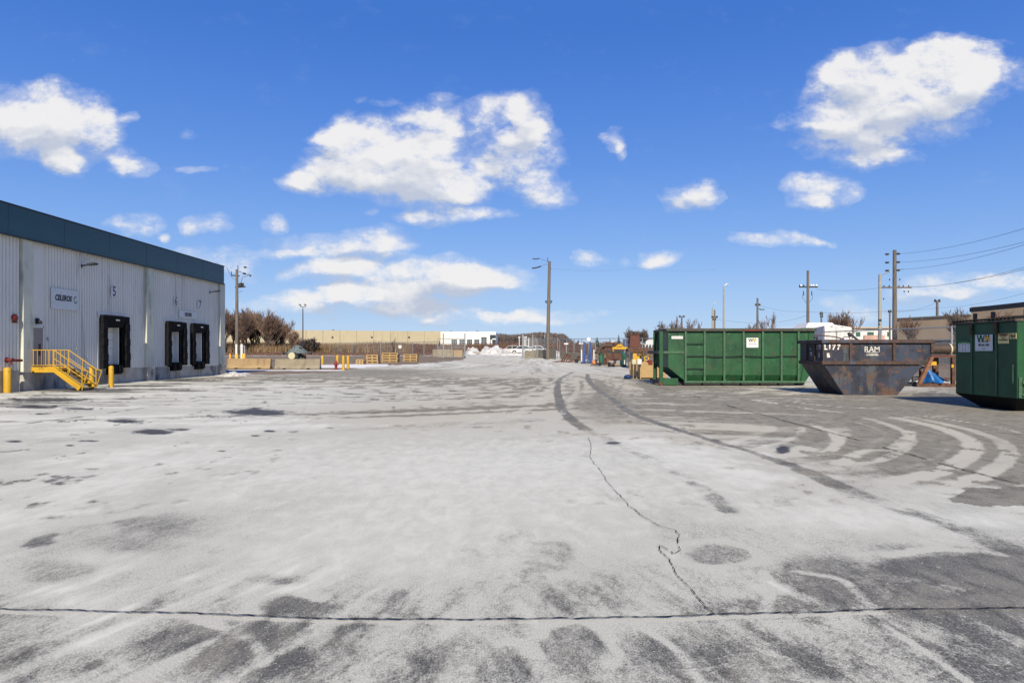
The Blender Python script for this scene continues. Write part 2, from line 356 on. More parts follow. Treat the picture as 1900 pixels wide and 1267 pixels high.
def mesh_fabric():
    m = bpy.data.materials.new('chain_link_fabric'); m.use_nodes = True; nt = m.node_tree; L = nt.links.new
    b = nt.nodes['Principled BSDF']; b.inputs['Base Color'].default_value = (.40,.42,.42,1); b.inputs['Roughness'].default_value = .5; b.inputs['Metallic'].default_value = .4
    uv = nd(nt, 'ShaderNodeTexCoord'); sp = nd(nt, 'ShaderNodeSeparateXYZ'); L(uv.outputs['UV'], sp.inputs[0])
    res = []
    for sg in (1, -1):
        a = nd(nt, 'ShaderNodeMath', op='MULTIPLY_ADD'); L(sp.outputs[1], a.inputs[0]); a.inputs[1].default_value = sg; L(sp.outputs[0], a.inputs[2])
        d = nd(nt, 'ShaderNodeMath', op='DIVIDE'); L(a.outputs[0], d.inputs[0]); d.inputs[1].default_value = .075
        f = nd(nt, 'ShaderNodeMath', op='FRACT'); L(d.outputs[0], f.inputs[0])
        c = nd(nt, 'ShaderNodeMath', op='LESS_THAN'); L(f.outputs[0], c.inputs[0]); c.inputs[1].default_value = .07; res.append(c)
    mxx = nd(nt, 'ShaderNodeMath', op='MAXIMUM'); L(res[0].outputs[0], mxx.inputs[0]); L(res[1].outputs[0], mxx.inputs[1])
    L(mxx.outputs[0], b.inputs['Alpha'])
    return m
m_link = mesh_fabric()

def ground_material(name, attrs=True):
    m = bpy.data.materials.new(name); m.use_nodes = True; nt = m.node_tree; L = nt.links.new
    b = nt.nodes['Principled BSDF']; b.inputs['Specular IOR Level'].default_value = .3
    tc = nd(nt, 'ShaderNodeTexCoord'); P = tc.outputs['Object']
    def at(n):
        a = nd(nt, 'ShaderNodeAttribute', attribute_name=n); return a.outputs['Fac']
    def noise(scale, detail=6, rough=.6, vec=P, dist=0):
        n = nd(nt, 'ShaderNodeTexNoise'); n.inputs['Scale'].default_value = scale; n.inputs['Detail'].default_value = detail
        n.inputs['Roughness'].default_value = rough; n.inputs['Distortion'].default_value = dist; L(vec, n.inputs['Vector']); return n.outputs['Fac']
    def mth(op, a, c=None, d=None, clamp=False):
        n = nd(nt, 'ShaderNodeMath', op=op, use_clamp=clamp)
        for i, v in enumerate((a, c, d)):
            if v is None: continue
            if isinstance(v, (int, float)): n.inputs[i].default_value = v
            else: L(v, n.inputs[i])
        return n.outputs[0]
    def rng_(x, a, c, lo=0, hi=1, smooth=True):
        n = nd(nt, 'ShaderNodeMapRange', interpolation_type='SMOOTHSTEP' if smooth else 'LINEAR'); L(x, n.inputs[0])
        n.inputs[1].default_value = a; n.inputs[2].default_value = c; n.inputs[3].default_value = lo; n.inputs[4].default_value = hi; return n.outputs[0]
    def mix(f, a, c):
        n = nd(nt, 'ShaderNodeMix', data_type='RGBA')
        if isinstance(f, (int, float)): n.inputs[0].default_value = f
        else: L(f, n.inputs[0])
        for i, v in ((6, a), (7, c)):
            if isinstance(v, tuple): n.inputs[i].default_value = v+(1,)
            else: L(v, n.inputs[i])
        return n.outputs[2]
    force = at('force'); grain = at('grain'); snow = at('snow'); tan = at('tan'); wet = at('wet'); soil = at('soil')
    mpa = nd(nt, 'ShaderNodeMapping'); mpa.inputs['Scale'].default_value = (1, .5, 1); mpa.inputs['Rotation'].default_value = (0,0,R(-12)); L(P, mpa.inputs[0]); PA = mpa.outputs[0]
    agg = noise(115, 3, .7, vec=PA)           # aggregate, about a centimetre
    agg2 = noise(38, 4, .72, vec=PA)
    mid = noise(5.0, 8, .72, vec=PA, dist=.4)
    big = noise(1.1, 6, .6)
    mpn = nd(nt, 'ShaderNodeMapping'); mpn.inputs['Scale'].default_value = (24, 10, 1); mpn.inputs['Rotation'].default_value = (0,0,R(24)); L(P, mpn.inputs[0])
    fle = noise(1.0, 5, .65, vec=mpn.outputs[0])      # wind-blown flecks
    # asphalt: dark binder, pale stones
    asp = mix(rng_(agg, .38, .64), (.042,.043,.042), (.155,.157,.148))
    asp = mix(mth('MULTIPLY', rng_(agg2, .45, .7), .35), asp, (.25,.24,.23))
    aspt = mix(rng_(agg, .33, .68), (.105,.095,.072), (.285,.262,.205))
    asp = mix(tan, asp, aspt)
    asp = mix(mth('MULTIPLY', rng_(mth('ADD', mid, mth('MULTIPLY_ADD', big, .8, -.4)), .35, .75), .42), asp, (.30,.28,.23))
    asp = mix(mth('MULTIPLY', rng_(mid, .52, .38), .35), asp, (.05,.048,.047))
    vor = nd(nt, 'ShaderNodeTexVoronoi'); vor.inputs['Scale'].default_value = 38; L(P, vor.inputs['Vector'])
    st = mth('LESS_THAN', vor.outputs['Distance'], .16)
    sep = nd(nt, 'ShaderNodeSeparateColor'); L(vor.outputs['Color'], sep.inputs[0])
    st = mth('MULTIPLY', st, mth('GREATER_THAN', sep.outputs[0], .80))
    asp = mix(mth('MULTIPLY', st, .8), asp, (.55,.54,.52))
    # frost and salt film
    c = mth('MULTIPLY_ADD', snow, 1.5, -.22)
    c = mth('ADD', c, mth('MULTIPLY_ADD', big, .4, -.2))
    g_ = mth('MULTIPLY_ADD', mid, 1.25, -.625)
    g_ = mth('ADD', g_, mth('MULTIPLY_ADD', agg2, 1.25, -.625))
    g_ = mth('ADD', g_, mth('MULTIPLY_ADD', agg, 1.1, -.55))
    g_ = mth('ADD', g_, mth('MULTIPLY_ADD', fle, 1.2, -.6))
    vn = noise(1.7, 3, .55, dist=1.2); vn2 = noise(3.7, 3, .6, dist=1.0)
    rid = rng_(mth('ABSOLUTE', mth('SUBTRACT', vn, .5)), .022, .004); rid2 = rng_(mth('ABSOLUTE', mth('SUBTRACT', vn2, .52)), .022, .003)
    rid = mth('MULTIPLY', mth('MAXIMUM', rid, mth('MULTIPLY', rid2, .7)), rng_(grain, .55, .95))
    g_ = mth('MULTIPLY', mth('MULTIPLY_ADD', rid, .26, g_), .78)
    c = mth('ADD', c, mth('MULTIPLY', g_, grain)); c = mth('MULTIPLY_ADD', force, 1.25, c)
    cov = rng_(c, .04, .96, 0, 1)
    film = mix(rng_(agg, .3, .7), (.335,.332,.292), (.490,.488,.432))
    film = mix(mth('MULTIPLY', tan, .75), film, (.405,.375,.305))
    film = mix(rng_(mth('ADD', snow, mth('MULTIPLY_ADD', mid, .6, -.3)), .72, 1.05), film, (.535,.530,.472))
    col = mix(cov, asp, film)
    # dirt and frozen grass beyond the asphalt
    dn = noise(2.2, 8, .7); dn2 = noise(14, 4, .7)
    dirt = mix(rng_(dn, .35, .65), (.10,.072,.05), (.22,.165,.11))
    dirt = mix(mth('MULTIPLY', rng_(dn2, .5, .75), .5), dirt, (.30,.24,.17))
    dsn = rng_(mth('ADD', mth('MULTIPLY', snow, 1.2), mth('MULTIPLY_ADD', dn, 1.0, -.65)), .35, .7)
    dirt = mix(dsn, dirt, (.60,.59,.58))
    col = mix(rng_(mth('ADD', soil, mth('MULTIPLY_ADD', mid, .5, -.25)), .4, .6), col, dirt)
    wm = rng_(mth('ADD', wet, mth('MULTIPLY_ADD', mth('ADD', mid, agg2), 1.1, -1.1)), .28, .80)
    wet_shade_col = mix(rng_(agg, .4, .75), (.022,.021,.023), (.055,.053,.055))
    col = mix(mth('MULTIPLY', wm, .93), col, wet_shade_col)
    L(col, b.inputs['Base Color'])
    ro = mth('MULTIPLY_ADD', wm, -.22, .88); L(ro, b.inputs['Roughness'])
    bh = mth('ADD', mth('MULTIPLY', agg, .6), mth('ADD', mth('MULTIPLY', agg2, .5), mth('MULTIPLY', cov, .5)))
    bh = mth('ADD', bh, mth('MULTIPLY', mid, .35))
    bm = nd(nt, 'ShaderNodeBump'); bm.inputs['Strength'].default_value = .55; bm.inputs['Distance'].default_value = .010
    L(bh, bm.inputs['Height']); L(bm.outputs[0], b.inputs['Normal'])
    return m

# ------------------------------------------------------------------ ground
def vnoise(x, y, seed=0):
    r = np.random.default_rng(seed); T = r.random((256, 256))
    xi = np.floor(x).astype(int); yi = np.floor(y).astype(int); fx = x-xi; fy = y-yi
    fx = fx*fx*(3-2*fx); fy = fy*fy*(3-2*fy)
    g = lambda a, b: T[a % 256, b % 256]
    return (g(xi, yi)*(1-fx)+g(xi+1, yi)*fx)*(1-fy) + (g(xi, yi+1)*(1-fx)+g(xi+1, yi+1)*fx)*fy
def fbm(x, y, seed=0, o=4):
    s = 0; a = .5; t = 0
    for k in range(o):
        s = s + a*vnoise(x*2**k, y*2**k, seed+k); t += a; a *= .55
    return s/t
def sstep(a, b, x):
    t = np.clip((x-a)/(b-a), 0, 1); return t*t*(3-2*t)

def make_ground():
    rows = np.concatenate([np.linspace(1900, 1280, 60)[:-1], np.linspace(1280, 700, 330)[:-1], np.linspace(700, 653.2, 110)])
    ds = np.array([G(CX, r)[1] for r in rows]); ds = np.append(ds, 260.0)
    us = np.concatenate([np.linspace(-1.7, -.80, 60)[:-1], np.linspace(-.80, .80, 760), np.linspace(.80, 1.7, 60)[1:]])
    U, D = np.meshgrid(us, ds); X = U*D; Y = D
    Zg = np.interp(Y, [0, 60, 95, 140, 200, 4000], [0, 0, .42, .75, .8, .8])
    px = CX + U*F; py = HY + (H-Zg)*F/D
    Fo = np.zeros(X.shape); S = np.full(X.shape, .80); T = np.full(X.shape, .12); W = np.zeros(X.shape); E = np.zeros(X.shape)
    jit = (fbm(X*.9+50, Y*.9, 11)-.5); jit2 = (fbm(X*3+9, Y*3+70, 12)-.5); jit3 = fbm(X*7+9, Y*4+70, 14, 3)-.5
    # slow variation and vehicle streaks that fan out from the gate
    S += (fbm(X*.35, Y*.35, 3)-.5)*.35 + (fbm(X*1.3+4, Y*1.3, 5)-.5)*.30
    ang = np.arctan2(X-3.0, 108-Y); rad = np.hypot(X-3, 108-Y)
    fade = sstep(740, 690, py+jit*20)
    warp = fbm(X*.06, Y*.06, 8)*7+fbm(X*.3, Y*.3, 9)*1.2
    S += (fbm(ang*120+warp, rad*.07, 21, 4)-.5)*(.25+.55*fade)
    S += (fbm(ang*420+warp*2, rad*.16, 23, 3)-.5)*(.08+.35*fade)
    arc = np.hypot(X+22, Y-64)+warp*.12; aw = sstep(830, 770, py+jit*30)*sstep(1130, 1010, px)
    S += ((fbm(arc*1.1, (X-Y)*.03, 27, 3)-.5)*1.0)*aw
    a1 = fbm(arc*2.8, (X-Y)*.05, 28, 3); Fo += (sstep(.50, .62, a1)*.55-sstep(.48, .36, a1)*.55)*aw*sstep(690, 705, py)*sstep(840, 790, py+jit*40)
    a3 = fbm(ang*260+warp*2, rad*.05, 33, 3); Fo += (sstep(.52, .66, a3)*.4-sstep(.46, .34, a3)*.35)*sstep(770, 715, py)*sstep(930, 1000, px)*sstep(1300, 1150, px)*sstep(672, 684, py)
    a4 = fbm((Y+X*.35)*2.2, (X)*.12, 35, 3); Fo += (sstep(.52, .64, a4)*.45-sstep(.46, .34, a4)*.4)*sstep(1120, 1240, px)*sstep(1620, 1450, px)*sstep(718, 728, py)*sstep(830, 790, py)
    ra = np.hypot(X+1.0, Y-15.8)+jit*.16+jit2*.07; th = np.arctan2(15.8-Y, X+1.0)
    ARC = np.full(X.shape, -.30); 
    for r0_, w_, v_ in ((9.58,.30,.95),(10.05,.26,.85),(9.28,.10,.35),(8.80,.20,.8),(8.35,.12,.5),(7.7,.34,.55),(7.1,.14,.4),(10.55,.07,.35),(6.5,.2,.4)):
        ARC = np.maximum(ARC, -.30+v_*sstep(w_*.75, w_*.30, np.abs(ra-r0_+.25*(fbm(th*2.5, ra*0+r0_, 81, 2)-.5)))*np.clip(.55+1.1*fbm(th*4, ra*1.5, 83, 3), .3, 1))
    Fo += ARC*sstep(6.1, 6.7, ra)*sstep(10.9, 10.4, ra)*sstep(-.05, .12, th)*sstep(1.0, .78, th+jit*.3)*sstep(10.5, 9.0, np.hypot(X-7, (Y-11.5)*1.0)+3)
    def ell(cx, cy, rx, ry, val, arr, soft=.6, jt=.5):
        e = np.sqrt(((px-cx)/rx)**2+((py-cy)/ry)**2)*(1+jit*jt*1.3+jit2*jt*1.2+jit3*jt*1.0)
        w = sstep(1+soft, 1-soft, e); arr += (val-arr)*w
    def ellw(cx, cy, rx, ry, val, arr, soft=.6):
        e = np.sqrt(((px-cx)/rx)**2+((py-cy)/ry)**2)*(1+jit*.6+jit2*.8+jit3*.6)
        arr[:] = np.maximum(arr, val*sstep(1+soft, 1-soft*1.2, e))
    def stroke(pts, wid, val, arr, soft=.4, broken=0, strength=1, seed=5):
        P = [G(a, b)[:2] for a, b in pts]; dm = np.full(X.shape, 1e9)
        # smooth with catmull-rom
        Q = []
        for i in range(len(P)-1):
            p0, p1, p2, p3 = P[max(i-1, 0)], P[i], P[i+1], P[min(i+2, len(P)-1)]
            for t in (0, .25, .5, .75):
                Q.append(tuple(.5*(2*p1[k]+(p2[k]-p0[k])*t+(2*p0[k]-5*p1[k]+4*p2[k]-p3[k])*t*t+(3*p1[k]-p0[k]-3*p2[k]+p3[k])*t**3) for k in (0, 1)))
        Q.append(P[-1])
        for (ax, ay), (bx, by) in zip(Q[:-1], Q[1:]):
            dx, dy = bx-ax, by-ay; l2 = dx*dx+dy*dy+1e-9
            t = np.clip(((X-ax)*dx+(Y-ay)*dy)/l2, 0, 1); dm = np.minimum(dm, np.hypot(X-ax-t*dx, Y-ay-t*dy))
        w = sstep(wid*(.5+soft), wid*(.5-soft*.9), dm*(1+jit2*.25+jit3*.2))*strength*(np.clip(.8+jit3*1.8, .2, 1) if broken > .2 else 1)
        if broken: w = w*np.clip(1-broken+broken*1.4*sstep(.2, .8, fbm(X*1.6, Y*1.6, seed)), 0, 1)
        arr += (val-arr)*w
    # browner, worn zones
    for c in [(640,701,260,9,.30),(830,706,240,12,.38),(700,690,120,6,.30),(760,768,150,17,.47),(930,752,130,16,.46),(1110,745,90,32,.42),(1000,720,120,20,.48),
              (1180,735,110,26,.42),(1350,745,170,24,.34),(1500,770,170,26,.30),(1290,770,120,22,.46),(1700,760,320,32,.10),(1860,800,150,55,.12),
              (1240,718,120,10,.28),(1200,706,60,6,.3),(1950,860,120,40,.15),(1650,835,180,42,.34),(1330,800,80,16,.5)]:
        ell(c[0], c[1], c[2], c[3], c[4]-.06, S, .9); ell(c[0], c[1], c[2]*1.15, c[3]*1.25, 1.0, T, .9)
    ell(1000,668,110,10,.55,T)
    T += (fbm(X*.2+30, Y*.2, 44)-.5)*.35
    ell(660,722,270,9,.88,S,.5); ell(860,668,60,5,.75,S); ell(985,690,130,9,.78,S)
    ell(470,742,260,18,.85,S,.7); ell(1060,800,200,10,.78,S)
    # white swept crescents and brown turns at right
    for w, v, pts in [(.10,.55,[(1700,770),(1821,787),(1900,805),(1980,830)]),
                   (.16,.7,[(1500,786),(1540,800),(1556,820),(1530,840),(1480,845)]),
                   (.14,.66,[(1470,745),(1560,755),(1670,757)]),(.12,.6,[(1600,778),(1720,773),(1821,771)]),
                   (.22,.7,[(1400,742),(1500,758),(1560,765)]),(.30,.7,[(1500,830),(1450,842),(1420,835)]),
                   (.2,.74,[(1690,800),(1660,830),(1600,838),(1560,860)])]:
        stroke(pts, w*1.15, .85, Fo, .25, .22)
    for c in [(1516,818,30,15,.12),(1640,818,60,24,.14),(1700,835,26,18,.2),(1760,812,40,9,.15),(1790,862,28,9,.15),(1665,872,44,11,.28),(1840,860,22,12,.2)]:
        ell(*c, S, .3, .35); ell(*c[:4], .9, T)
    # dark end of the snow at the right edge
    ell(1870,922,105,17,.02,S,.12,.5); ell(1870,922,105,17,-.7,Fo,.08,.4); ell(1870,922,105,17,.7,T,.2)
    # foreground mottling
    ell(1850,1100,230,75,.02,S,.75); ell(1780,1060,120,28,.12,S); ell(1600,1080,140,40,.38,S); ell(1850,1230,230,60,.22,S)
    ell(950,1330,1100,170,.58,S,.7,.9); ell(0,1230,110,120,.42,S); ell(300,1200,60,30,.42,S); ell(440,1205,80,40,.34,S); ell(540,1120,50,18,.35,S)
    ell(520,1075,48,12,.45,S,.9,1.2); ell(770,1100,110,25,.58,S); ell(320,975,100,20,.42,S,.95,1.4); ell(240,1010,90,18,.5,S); ell(1060,1190,90,40,.42,S,.95,1.6)
    ell(1090,1110,90,30,.45,S); ell(1340,1030,80,22,.45,S,.4); ell(1330,1020,45,12,.5,S,.9,1.4); ell(1040,1015,28,12,.38,S,.4); ell(1500,1060,80,30,.4,S); ell(1430,1130,120,20,.4,S)
    ell(460,965,30,6,.5,S); ell(900,1230,90,30,.42,S,.95,1.6); ell(350,1180,40,30,.38,S); ell(1500,1220,260,50,.38,S); ell(1250,1220,120,40,.42,S); ell(700,1000,280,70,.86,S,.8)
    ell(850,880,330,70,.9,S,.9); ell(1560,960,170,25,.9,S,.8); ell(1820,965,120,16,.88,S,.7); ell(1250,905,120,30,.84,S,.8); ell(100,1060,70,20,.5,S)
    ell(1800,1085,190,55,-.35,Fo,.5); ell(1760,1075,120,28,-.55,Fo,.25); ell(1330,1026,66,17,-.12,Fo,.9,1.6); ell(1045,1015,38,14,-.2,Fo,.8,1.8); ell(530,1122,50,20,-.22,Fo,.8,1.8); ell(520,1078,44,10,-.22,Fo,.8,1.6)
    ell(430,1210,90,34,-.12,Fo,.9,2.0); ell(1270,1120,0.1,0.1,0,Fo); ell(1540,1110,90,26,-.25,Fo,.6,.6); ell(300,985,70,14,-.12,Fo,.9,1.6); ell(380,1175,30,26,-.2,Fo,.8,1.8)
    T += .25*sstep(860, 780, py+jit*30)*sstep(560, 760, px); S += (-.13*sstep(700, 725, py)*sstep(830, 770, py+jit*30)*sstep(560, 720, px)*sstep(1420, 1300, px))
    for pts, w in [([(985,1210),(1010,1165),(1080,1150),(1130,1180),(1140,1230)], .09), ([(870,1240),(900,1200),(960,1190),(1000,1215)], .08), ([(370,1150),(420,1165),(470,1190),(490,1230)], .08), ([(1255,1010),(1330,1002),(1395,1018),(1405,1040),(1330,1052),(1270,1045),(1240,1028)], .10),
                   ([(1010,1000),(1060,1003),(1080,1030),(1100,1046)], .10), ([(1090,955),(1140,958),(1150,968),(1110,975)], .07),
                   ([(1480,1060),(1560,1075),(1600,1110),(1630,1130)], .08), ([(1650,1030),(1730,1018),(1830,1025),(1900,1035)], .12),
                   ([(1420,1060),(1425,1100),(1420,1138)], .07), ([(590,1110),(540,1090),(480,1100),(460,1140)], .12),
                   ([(240,1267),(330,1220),(420,1180)], .12), ([(1160,1150),(1250,1200),(1300,1267)], .05), ([(1640,1160),(1720,1210),(1800,1267)], .05), ([(-20,1134),(200,1139),(400,1144),(600,1151),(790,1154),(1000,1153),(1200,1149),(1320,1145),(1500,1140),(1640,1136)], .05)]:
        stroke(pts, w*.85, .75, Fo, .45, .3, .9)
    # rubber and tyre tracks
    tl = [(1064,690),(1040,702),(1034,718),(1037,739),(1043,760),(1063,781),(1087,797),(1121,811),(1147,826),(1226,860),(1271,886),(1316,915),(1350,947)]
    tr = [(1091,694),(1092,705),(1110,723),(1137,741),(1168,765),(1210,782),(1263,799),(1316,815),(1368,831),(1421,847),(1479,868),(1558,903),(1663,942),(1742,966),(1821,997),(1910,1032)]
    stroke(tl[:7], .24, -.85, Fo, .12, .05); stroke(tl[6:], .20, -.48, Fo, .3, .6); stroke(tr[:12], .25, -.85, Fo, .12, .05); stroke(tr[11:], .26, -.60, Fo, .25, .4)
    for off_ in (-9, 9): stroke([(x+off_*(y-640)/120, y) for x, y in tr[2:11]], .10, .35, Fo, .4, .5)
    stroke(tl[:6], .25, .2, T, .2); stroke(tr[:11], .26, .3, T, .2)
    stroke([(1062,735),(1050,760),(1010,790)], .25, .5, Fo, .4, .3); stroke([(1068,700),(1072,722),(1056,745)], .2, .5, Fo, .4, .2)
    stroke([(1060,668),(1000,740),(880,770),(700,790)], .5, .85, S, .45, .3)
    for pts in [[(990,672),(960,700),(860,735),(640,760)],[(1000,670),(950,705),(780,725),(520,735)],[(980,672),(900,700),(700,712),(480,712)],
                [(1010,672),(1010,700),(960,745),(860,790)],[(1030,675),(1180,720),(1400,735),(1700,745)],[(1020,675),(1120,712),(1300,725),(1560,735)]]:
        stroke(pts, .3, .85, S, .45, .6, .6); stroke([(a+9, b+3) for a, b in pts], .25, .35, S, .45, .8, .35, 9)
    # wet spots where the frost has melted, plus painted shade beside skip and bin
    for c in [(475,765,60,6.5,1),(285,802,42,6,1),(250,803,80,9,.33),(330,797,30,3,.8),(232,781,30,3.5,.9),(90,742,85,5.5,.8),(65,755,45,3,.9),(140,758,26,2.5,.8),
              (30,748,60,8,.5),(235,740,34,2.2,.7),(165,818,20,2,.9),(25,818,18,2.5,.9),(130,826,10,2,.8),(500,800,14,2.5,.9),(475,808,12,1.8,.8),(545,801,15,1.8,.6),
              (612,794,12,1.8,.7),(410,836,9,1.5,.8),(370,765,9,1.3,.7),(470,692,60,2.5,.0),(1452,834,15,8,1.1),(1137,822,16,3,.75),(1220,1015,7,2,.5),
              (210,723,60,3,.75),(90,733,90,3,.6),(300,705,110,3,.7),(130,724,120,4,.6),(260,716,80,2.5,.7),(380,761,30,1.5,.5),(80,768,14,1.5,.7),
              (1590,1045,10,3,.4),(1740,735,70,10,.55),(1780,744,60,9,.55),(1495,724,40,3,.5)]:
        ellw(*c, W)
    W += .22*sstep(.6, 1, 1/(1+(((px-1830)/230)**2+((py-1105)/75)**2)))
    # dirt verges outside the asphalt
    yard_edge = np.interp(px, [-400,405,430,520,600,690,760,860,866,960,968,1034,1100,1180,1250], [697,697,694,695,692,680,676,668,640,640,662,668,672,676,676])
    E = np.where(px < 864, sstep(1.5, -1.5, py-yard_edge+jit*5), 0)
    fenceX = np.interp(Y, [20,32.6,37,68,97,400], [23,21,19,13,6.4,4]); E = np.where((X > fenceX+.5) & (Y > 25), sstep(0, 1.5, X-fenceX-.3), E)
    E = np.where((px > 866) & (X < fenceX+.5) & (Y > 150), 1, E)
    sn = E*0+.22; sn += (.95-sn)*sstep(1.4, .4, np.abs(py-659-jit*1.5))*(px < 800)
    sn += (1.0-sn)*sstep(1.3, .6, np.hypot((px-432)/36, (py-695.5)/5.5)); sn += (1.0-sn)*sstep(1.4, .5, np.abs(py-687-jit*2))*(px > 425)*(px < 655)
    sn += (.9-sn)*sstep(5, 2, np.abs(py-679))*(px > 590)*(px < 720)
    sn += (.8-sn)*(px > 866)*(px < 1040)*(py > 652)
    sn += (.85-sn)*sstep(3, 1, np.abs(py-655))*(px > 1030)*(px < 1200)
    S = np.where(E > .5, sn, S)
    u1 = X*.956+Y*.292; v1 = Y*.956-X*.292; k1 = (fbm(u1*9, v1*1.1, 91, 4)-.5)
    u2 = X*.928-Y*.371; v2 = Y*.928+X*.371; k2 = (fbm(u2*9, v2*1.1, 92, 4)-.5)
    lr = sstep(780, 960, px+jit*80); S += (k1*lr+k2*(1-lr))*.8*sstep(1030, 1110, py+jit*60)
    GR = .46+.34*sstep(1000, 1130, py+jit*120)+.25*sstep(1100, 1400, px)*sstep(800, 900, py); GR = GR*(.75+.6*fbm(X*.7+5, Y*.7, 71))
    GR = np.where(py < 800, np.maximum(GR, .55), GR); GR = np.where(E > .5, .6, GR)
    nr, nc = X.shape
    zz = Zg + (fbm(X*.5, Y*.5, 61)-.5)*.012*np.clip(Y/6, .2, 1) - np.maximum(0, W)*0
    # low mound of soil behind the kerb line, near the barriers
    co = np.stack([X, Y, zz], -1).reshape(-1, 3).astype(np.float32)
    idx = np.arange(nr*nc).reshape(nr, nc)
    q = np.stack([idx[:-1,:-1], idx[:-1,1:], idx[1:,1:], idx[1:,:-1]], -1).reshape(-1, 4)
    me = bpy.data.meshes.new('ground'); me.vertices.add(len(co)); me.vertices.foreach_set('co', co.ravel())
    me.loops.add(q.size); me.loops.foreach_set('vertex_index', q.ravel().astype(np.int32))
    me.polygons.add(len(q)); me.polygons.foreach_set('loop_start', np.arange(0, q.size, 4, dtype=np.int32))
    me.polygons.foreach_set('use_smooth', np.ones(len(q), dtype=bool))
    me.update(calc_edges=True)
    for n, a in (('snow', S), ('tan', T), ('wet', W), ('soil', E), ('force', Fo), ('grain', GR)):
        at = me.attributes.new(n, 'FLOAT', 'POINT'); at.data.foreach_set('value', np.clip(a, -.5, 1.3).astype(np.float32).ravel())
    o = bpy.data.objects.new('yard_ground', me); sc.collection.objects.link(o); me.materials.append(ground_material('frosted_asphalt'))
    o['kind'] = 'structure'
make_ground()
def flat_sheet(name, x0, y0, x1, y1, z, m, kind='structure'):
    b = MB(); b.quad((x0,y0,z),(x1,y0,z),(x1,y1,z),(x0,y1,z)); o = b.build(name, m); o['kind'] = kind; return o
m_field = mat('winter_field', (.15, .105, .07), .95, 0, .35, .06, 0, dirt=((.6,.6,.61), .25, .02, (1,3,1)))
m_plain = mat('plain_frosted_asphalt', (.40, .40, .39), .9, 0, .3, .6, .3, 60, dirt=((.19,.18,.17), .4, .4, one))
flat_sheet('outer_yard', -400, -300, 400, 1.1, -.012, m_plain)
b = MB()
for x0, x1 in ((-3500, -400), (-400, 400), (400, 3500)):
    b.quad((x0, 1.1 if x0 == -400 else -300, -.05), (x1, 1.1 if x0 == -400 else -300, -.05), (x1, 110, -.05), (x0, 110, -.05)); b.quad((x0, 110, -.05), (x1, 110, -.05), (x1, 240, .72), (x0, 240, .72)); b.quad((x0, 240, .72), (x1, 240, .72), (x1, 4000, .78), (x0, 4000, .78))
o = b.build('winter_fields', m_field); o['kind'] = 'structure'

def crack(name, pts, wid, seed, gap=0, step=.06, jag=.45):
    """recess of a joint: a ragged dark ribbon laid 4 mm above the asphalt"""
    r = random.Random(seed); P = [Vector(G(a, c)) for a, c in pts]; b = MB(); Q = []
    for p, q in zip(P[:-1], P[1:]):
        n = max(2, int((q-p).length/(step*max(1, p.y/8)))); Q += [p.lerp(q, i/n) for i in range(n)]
    Q.append(P[-1]); off = 0; L_, R_ = [], []
    for i, q in enumerate(Q):
        d = (Q[min(i+1, len(Q)-1)]-Q[max(i-1, 0)]); nn = Vector((-d.y, d.x, 0)).normalized()
        off = off*.75+r.uniform(-1, 1)*wid*jag; w = wid*r.uniform(.35, 1.15)
        L_.append(q+nn*(off+w/2)+Vector((0,0,.013))); R_.append(q+nn*(off-w/2)+Vector((0,0,.013)))
    on = True
    for i in range(len(Q)-1):
        if gap and r.random() < .3: on = r.random() > gap
        if on: b.quad(L_[i], R_[i], R_[i+1], L_[i+1])
    o = b.build(name, m_crack); o['kind'] = 'structure'; return o
crack('pavement_joint', [(-100,1129),(0,1132),(200,1137),(400,1142),(600,1149),(790,1152),(1000,1151),(1200,1147),(1320,1143),(1500,1138),(1640,1134),(1780,1132),(1980,1128)], .015, 1, 0, .03)
crack('pavement_joint', [(1224,719),(1276,732),(1330,747),(1400,766),(1518,797),(1626,826),(1742,860),(1842,887),(1960,915)], .03, 2, .2)
crack('pavement_joint', [(-60,800),(0,793),(150,774),(260,758),(380,742),(480,730)], .05, 3, .55)
crack('pavement_crack', [(1092,812),(1097,833),(1095,848),(1110,870),(1122,890),(1135,905),(1152,922),(1165,938),(1190,958),(1225,978),(1255,985),(1262,998),(1255,1012),(1262,1022),(1248,1030),(1238,1022),(1224,1014),(1222,1022),(1240,1040),(1246,1056),(1262,1078),(1283,1098),(1300,1118),(1322,1142)], .0075, 4, .06, .03, 1.1)
crack('pavement_crack', [(1500,880),(1560,880),(1640,890)], .01, 5, .6)

# ------------------------------------------------------------------ warehouse with docks (left)
WX = -18.05
def DW(px): return -WX*F/(CX-px)      # depth of a wall point seen at pixel column px
def jz(d): return .78-.0118*(d-24)
wh = thing('warehouse', 'long grey ribbed metal warehouse with teal fascia and three truck dock doors', 'warehouse', (WX, 30, 0))
def wl_(d): return d-30               # local y
def corrugated(d0, d1, zlow, zhigh, pitch=.17, depth=.058):
    b = MB(); n = int((d1-d0)/pitch)+1; prof = []
    for i in range(n):
        y = d0+i*pitch
        for f, h in ((0, 0), (.10, 0), (.26, 1), (.80, 1), (.96, 0)):
            if y+f*pitch < d1: prof.append((y+f*pitch, h*depth))
    prof.append((d1, 0))
    for (a, ha), (c, hc) in zip(prof[:-1], prof[1:]):
        b.quad((ha, wl_(a), zlow(a)), (hc, wl_(c), zlow(c)), (hc, wl_(c), zhigh), (ha, wl_(a), zhigh))
    return b
docks = [(29.76, 31.85, 3.05), (35.4, 37.45, 3.02), (38.15, 40.2, 3.02)]
holes = sorted([(d0+.25, d1-.25, z-.35) for d0, d1, z in docks])
END = 42.6
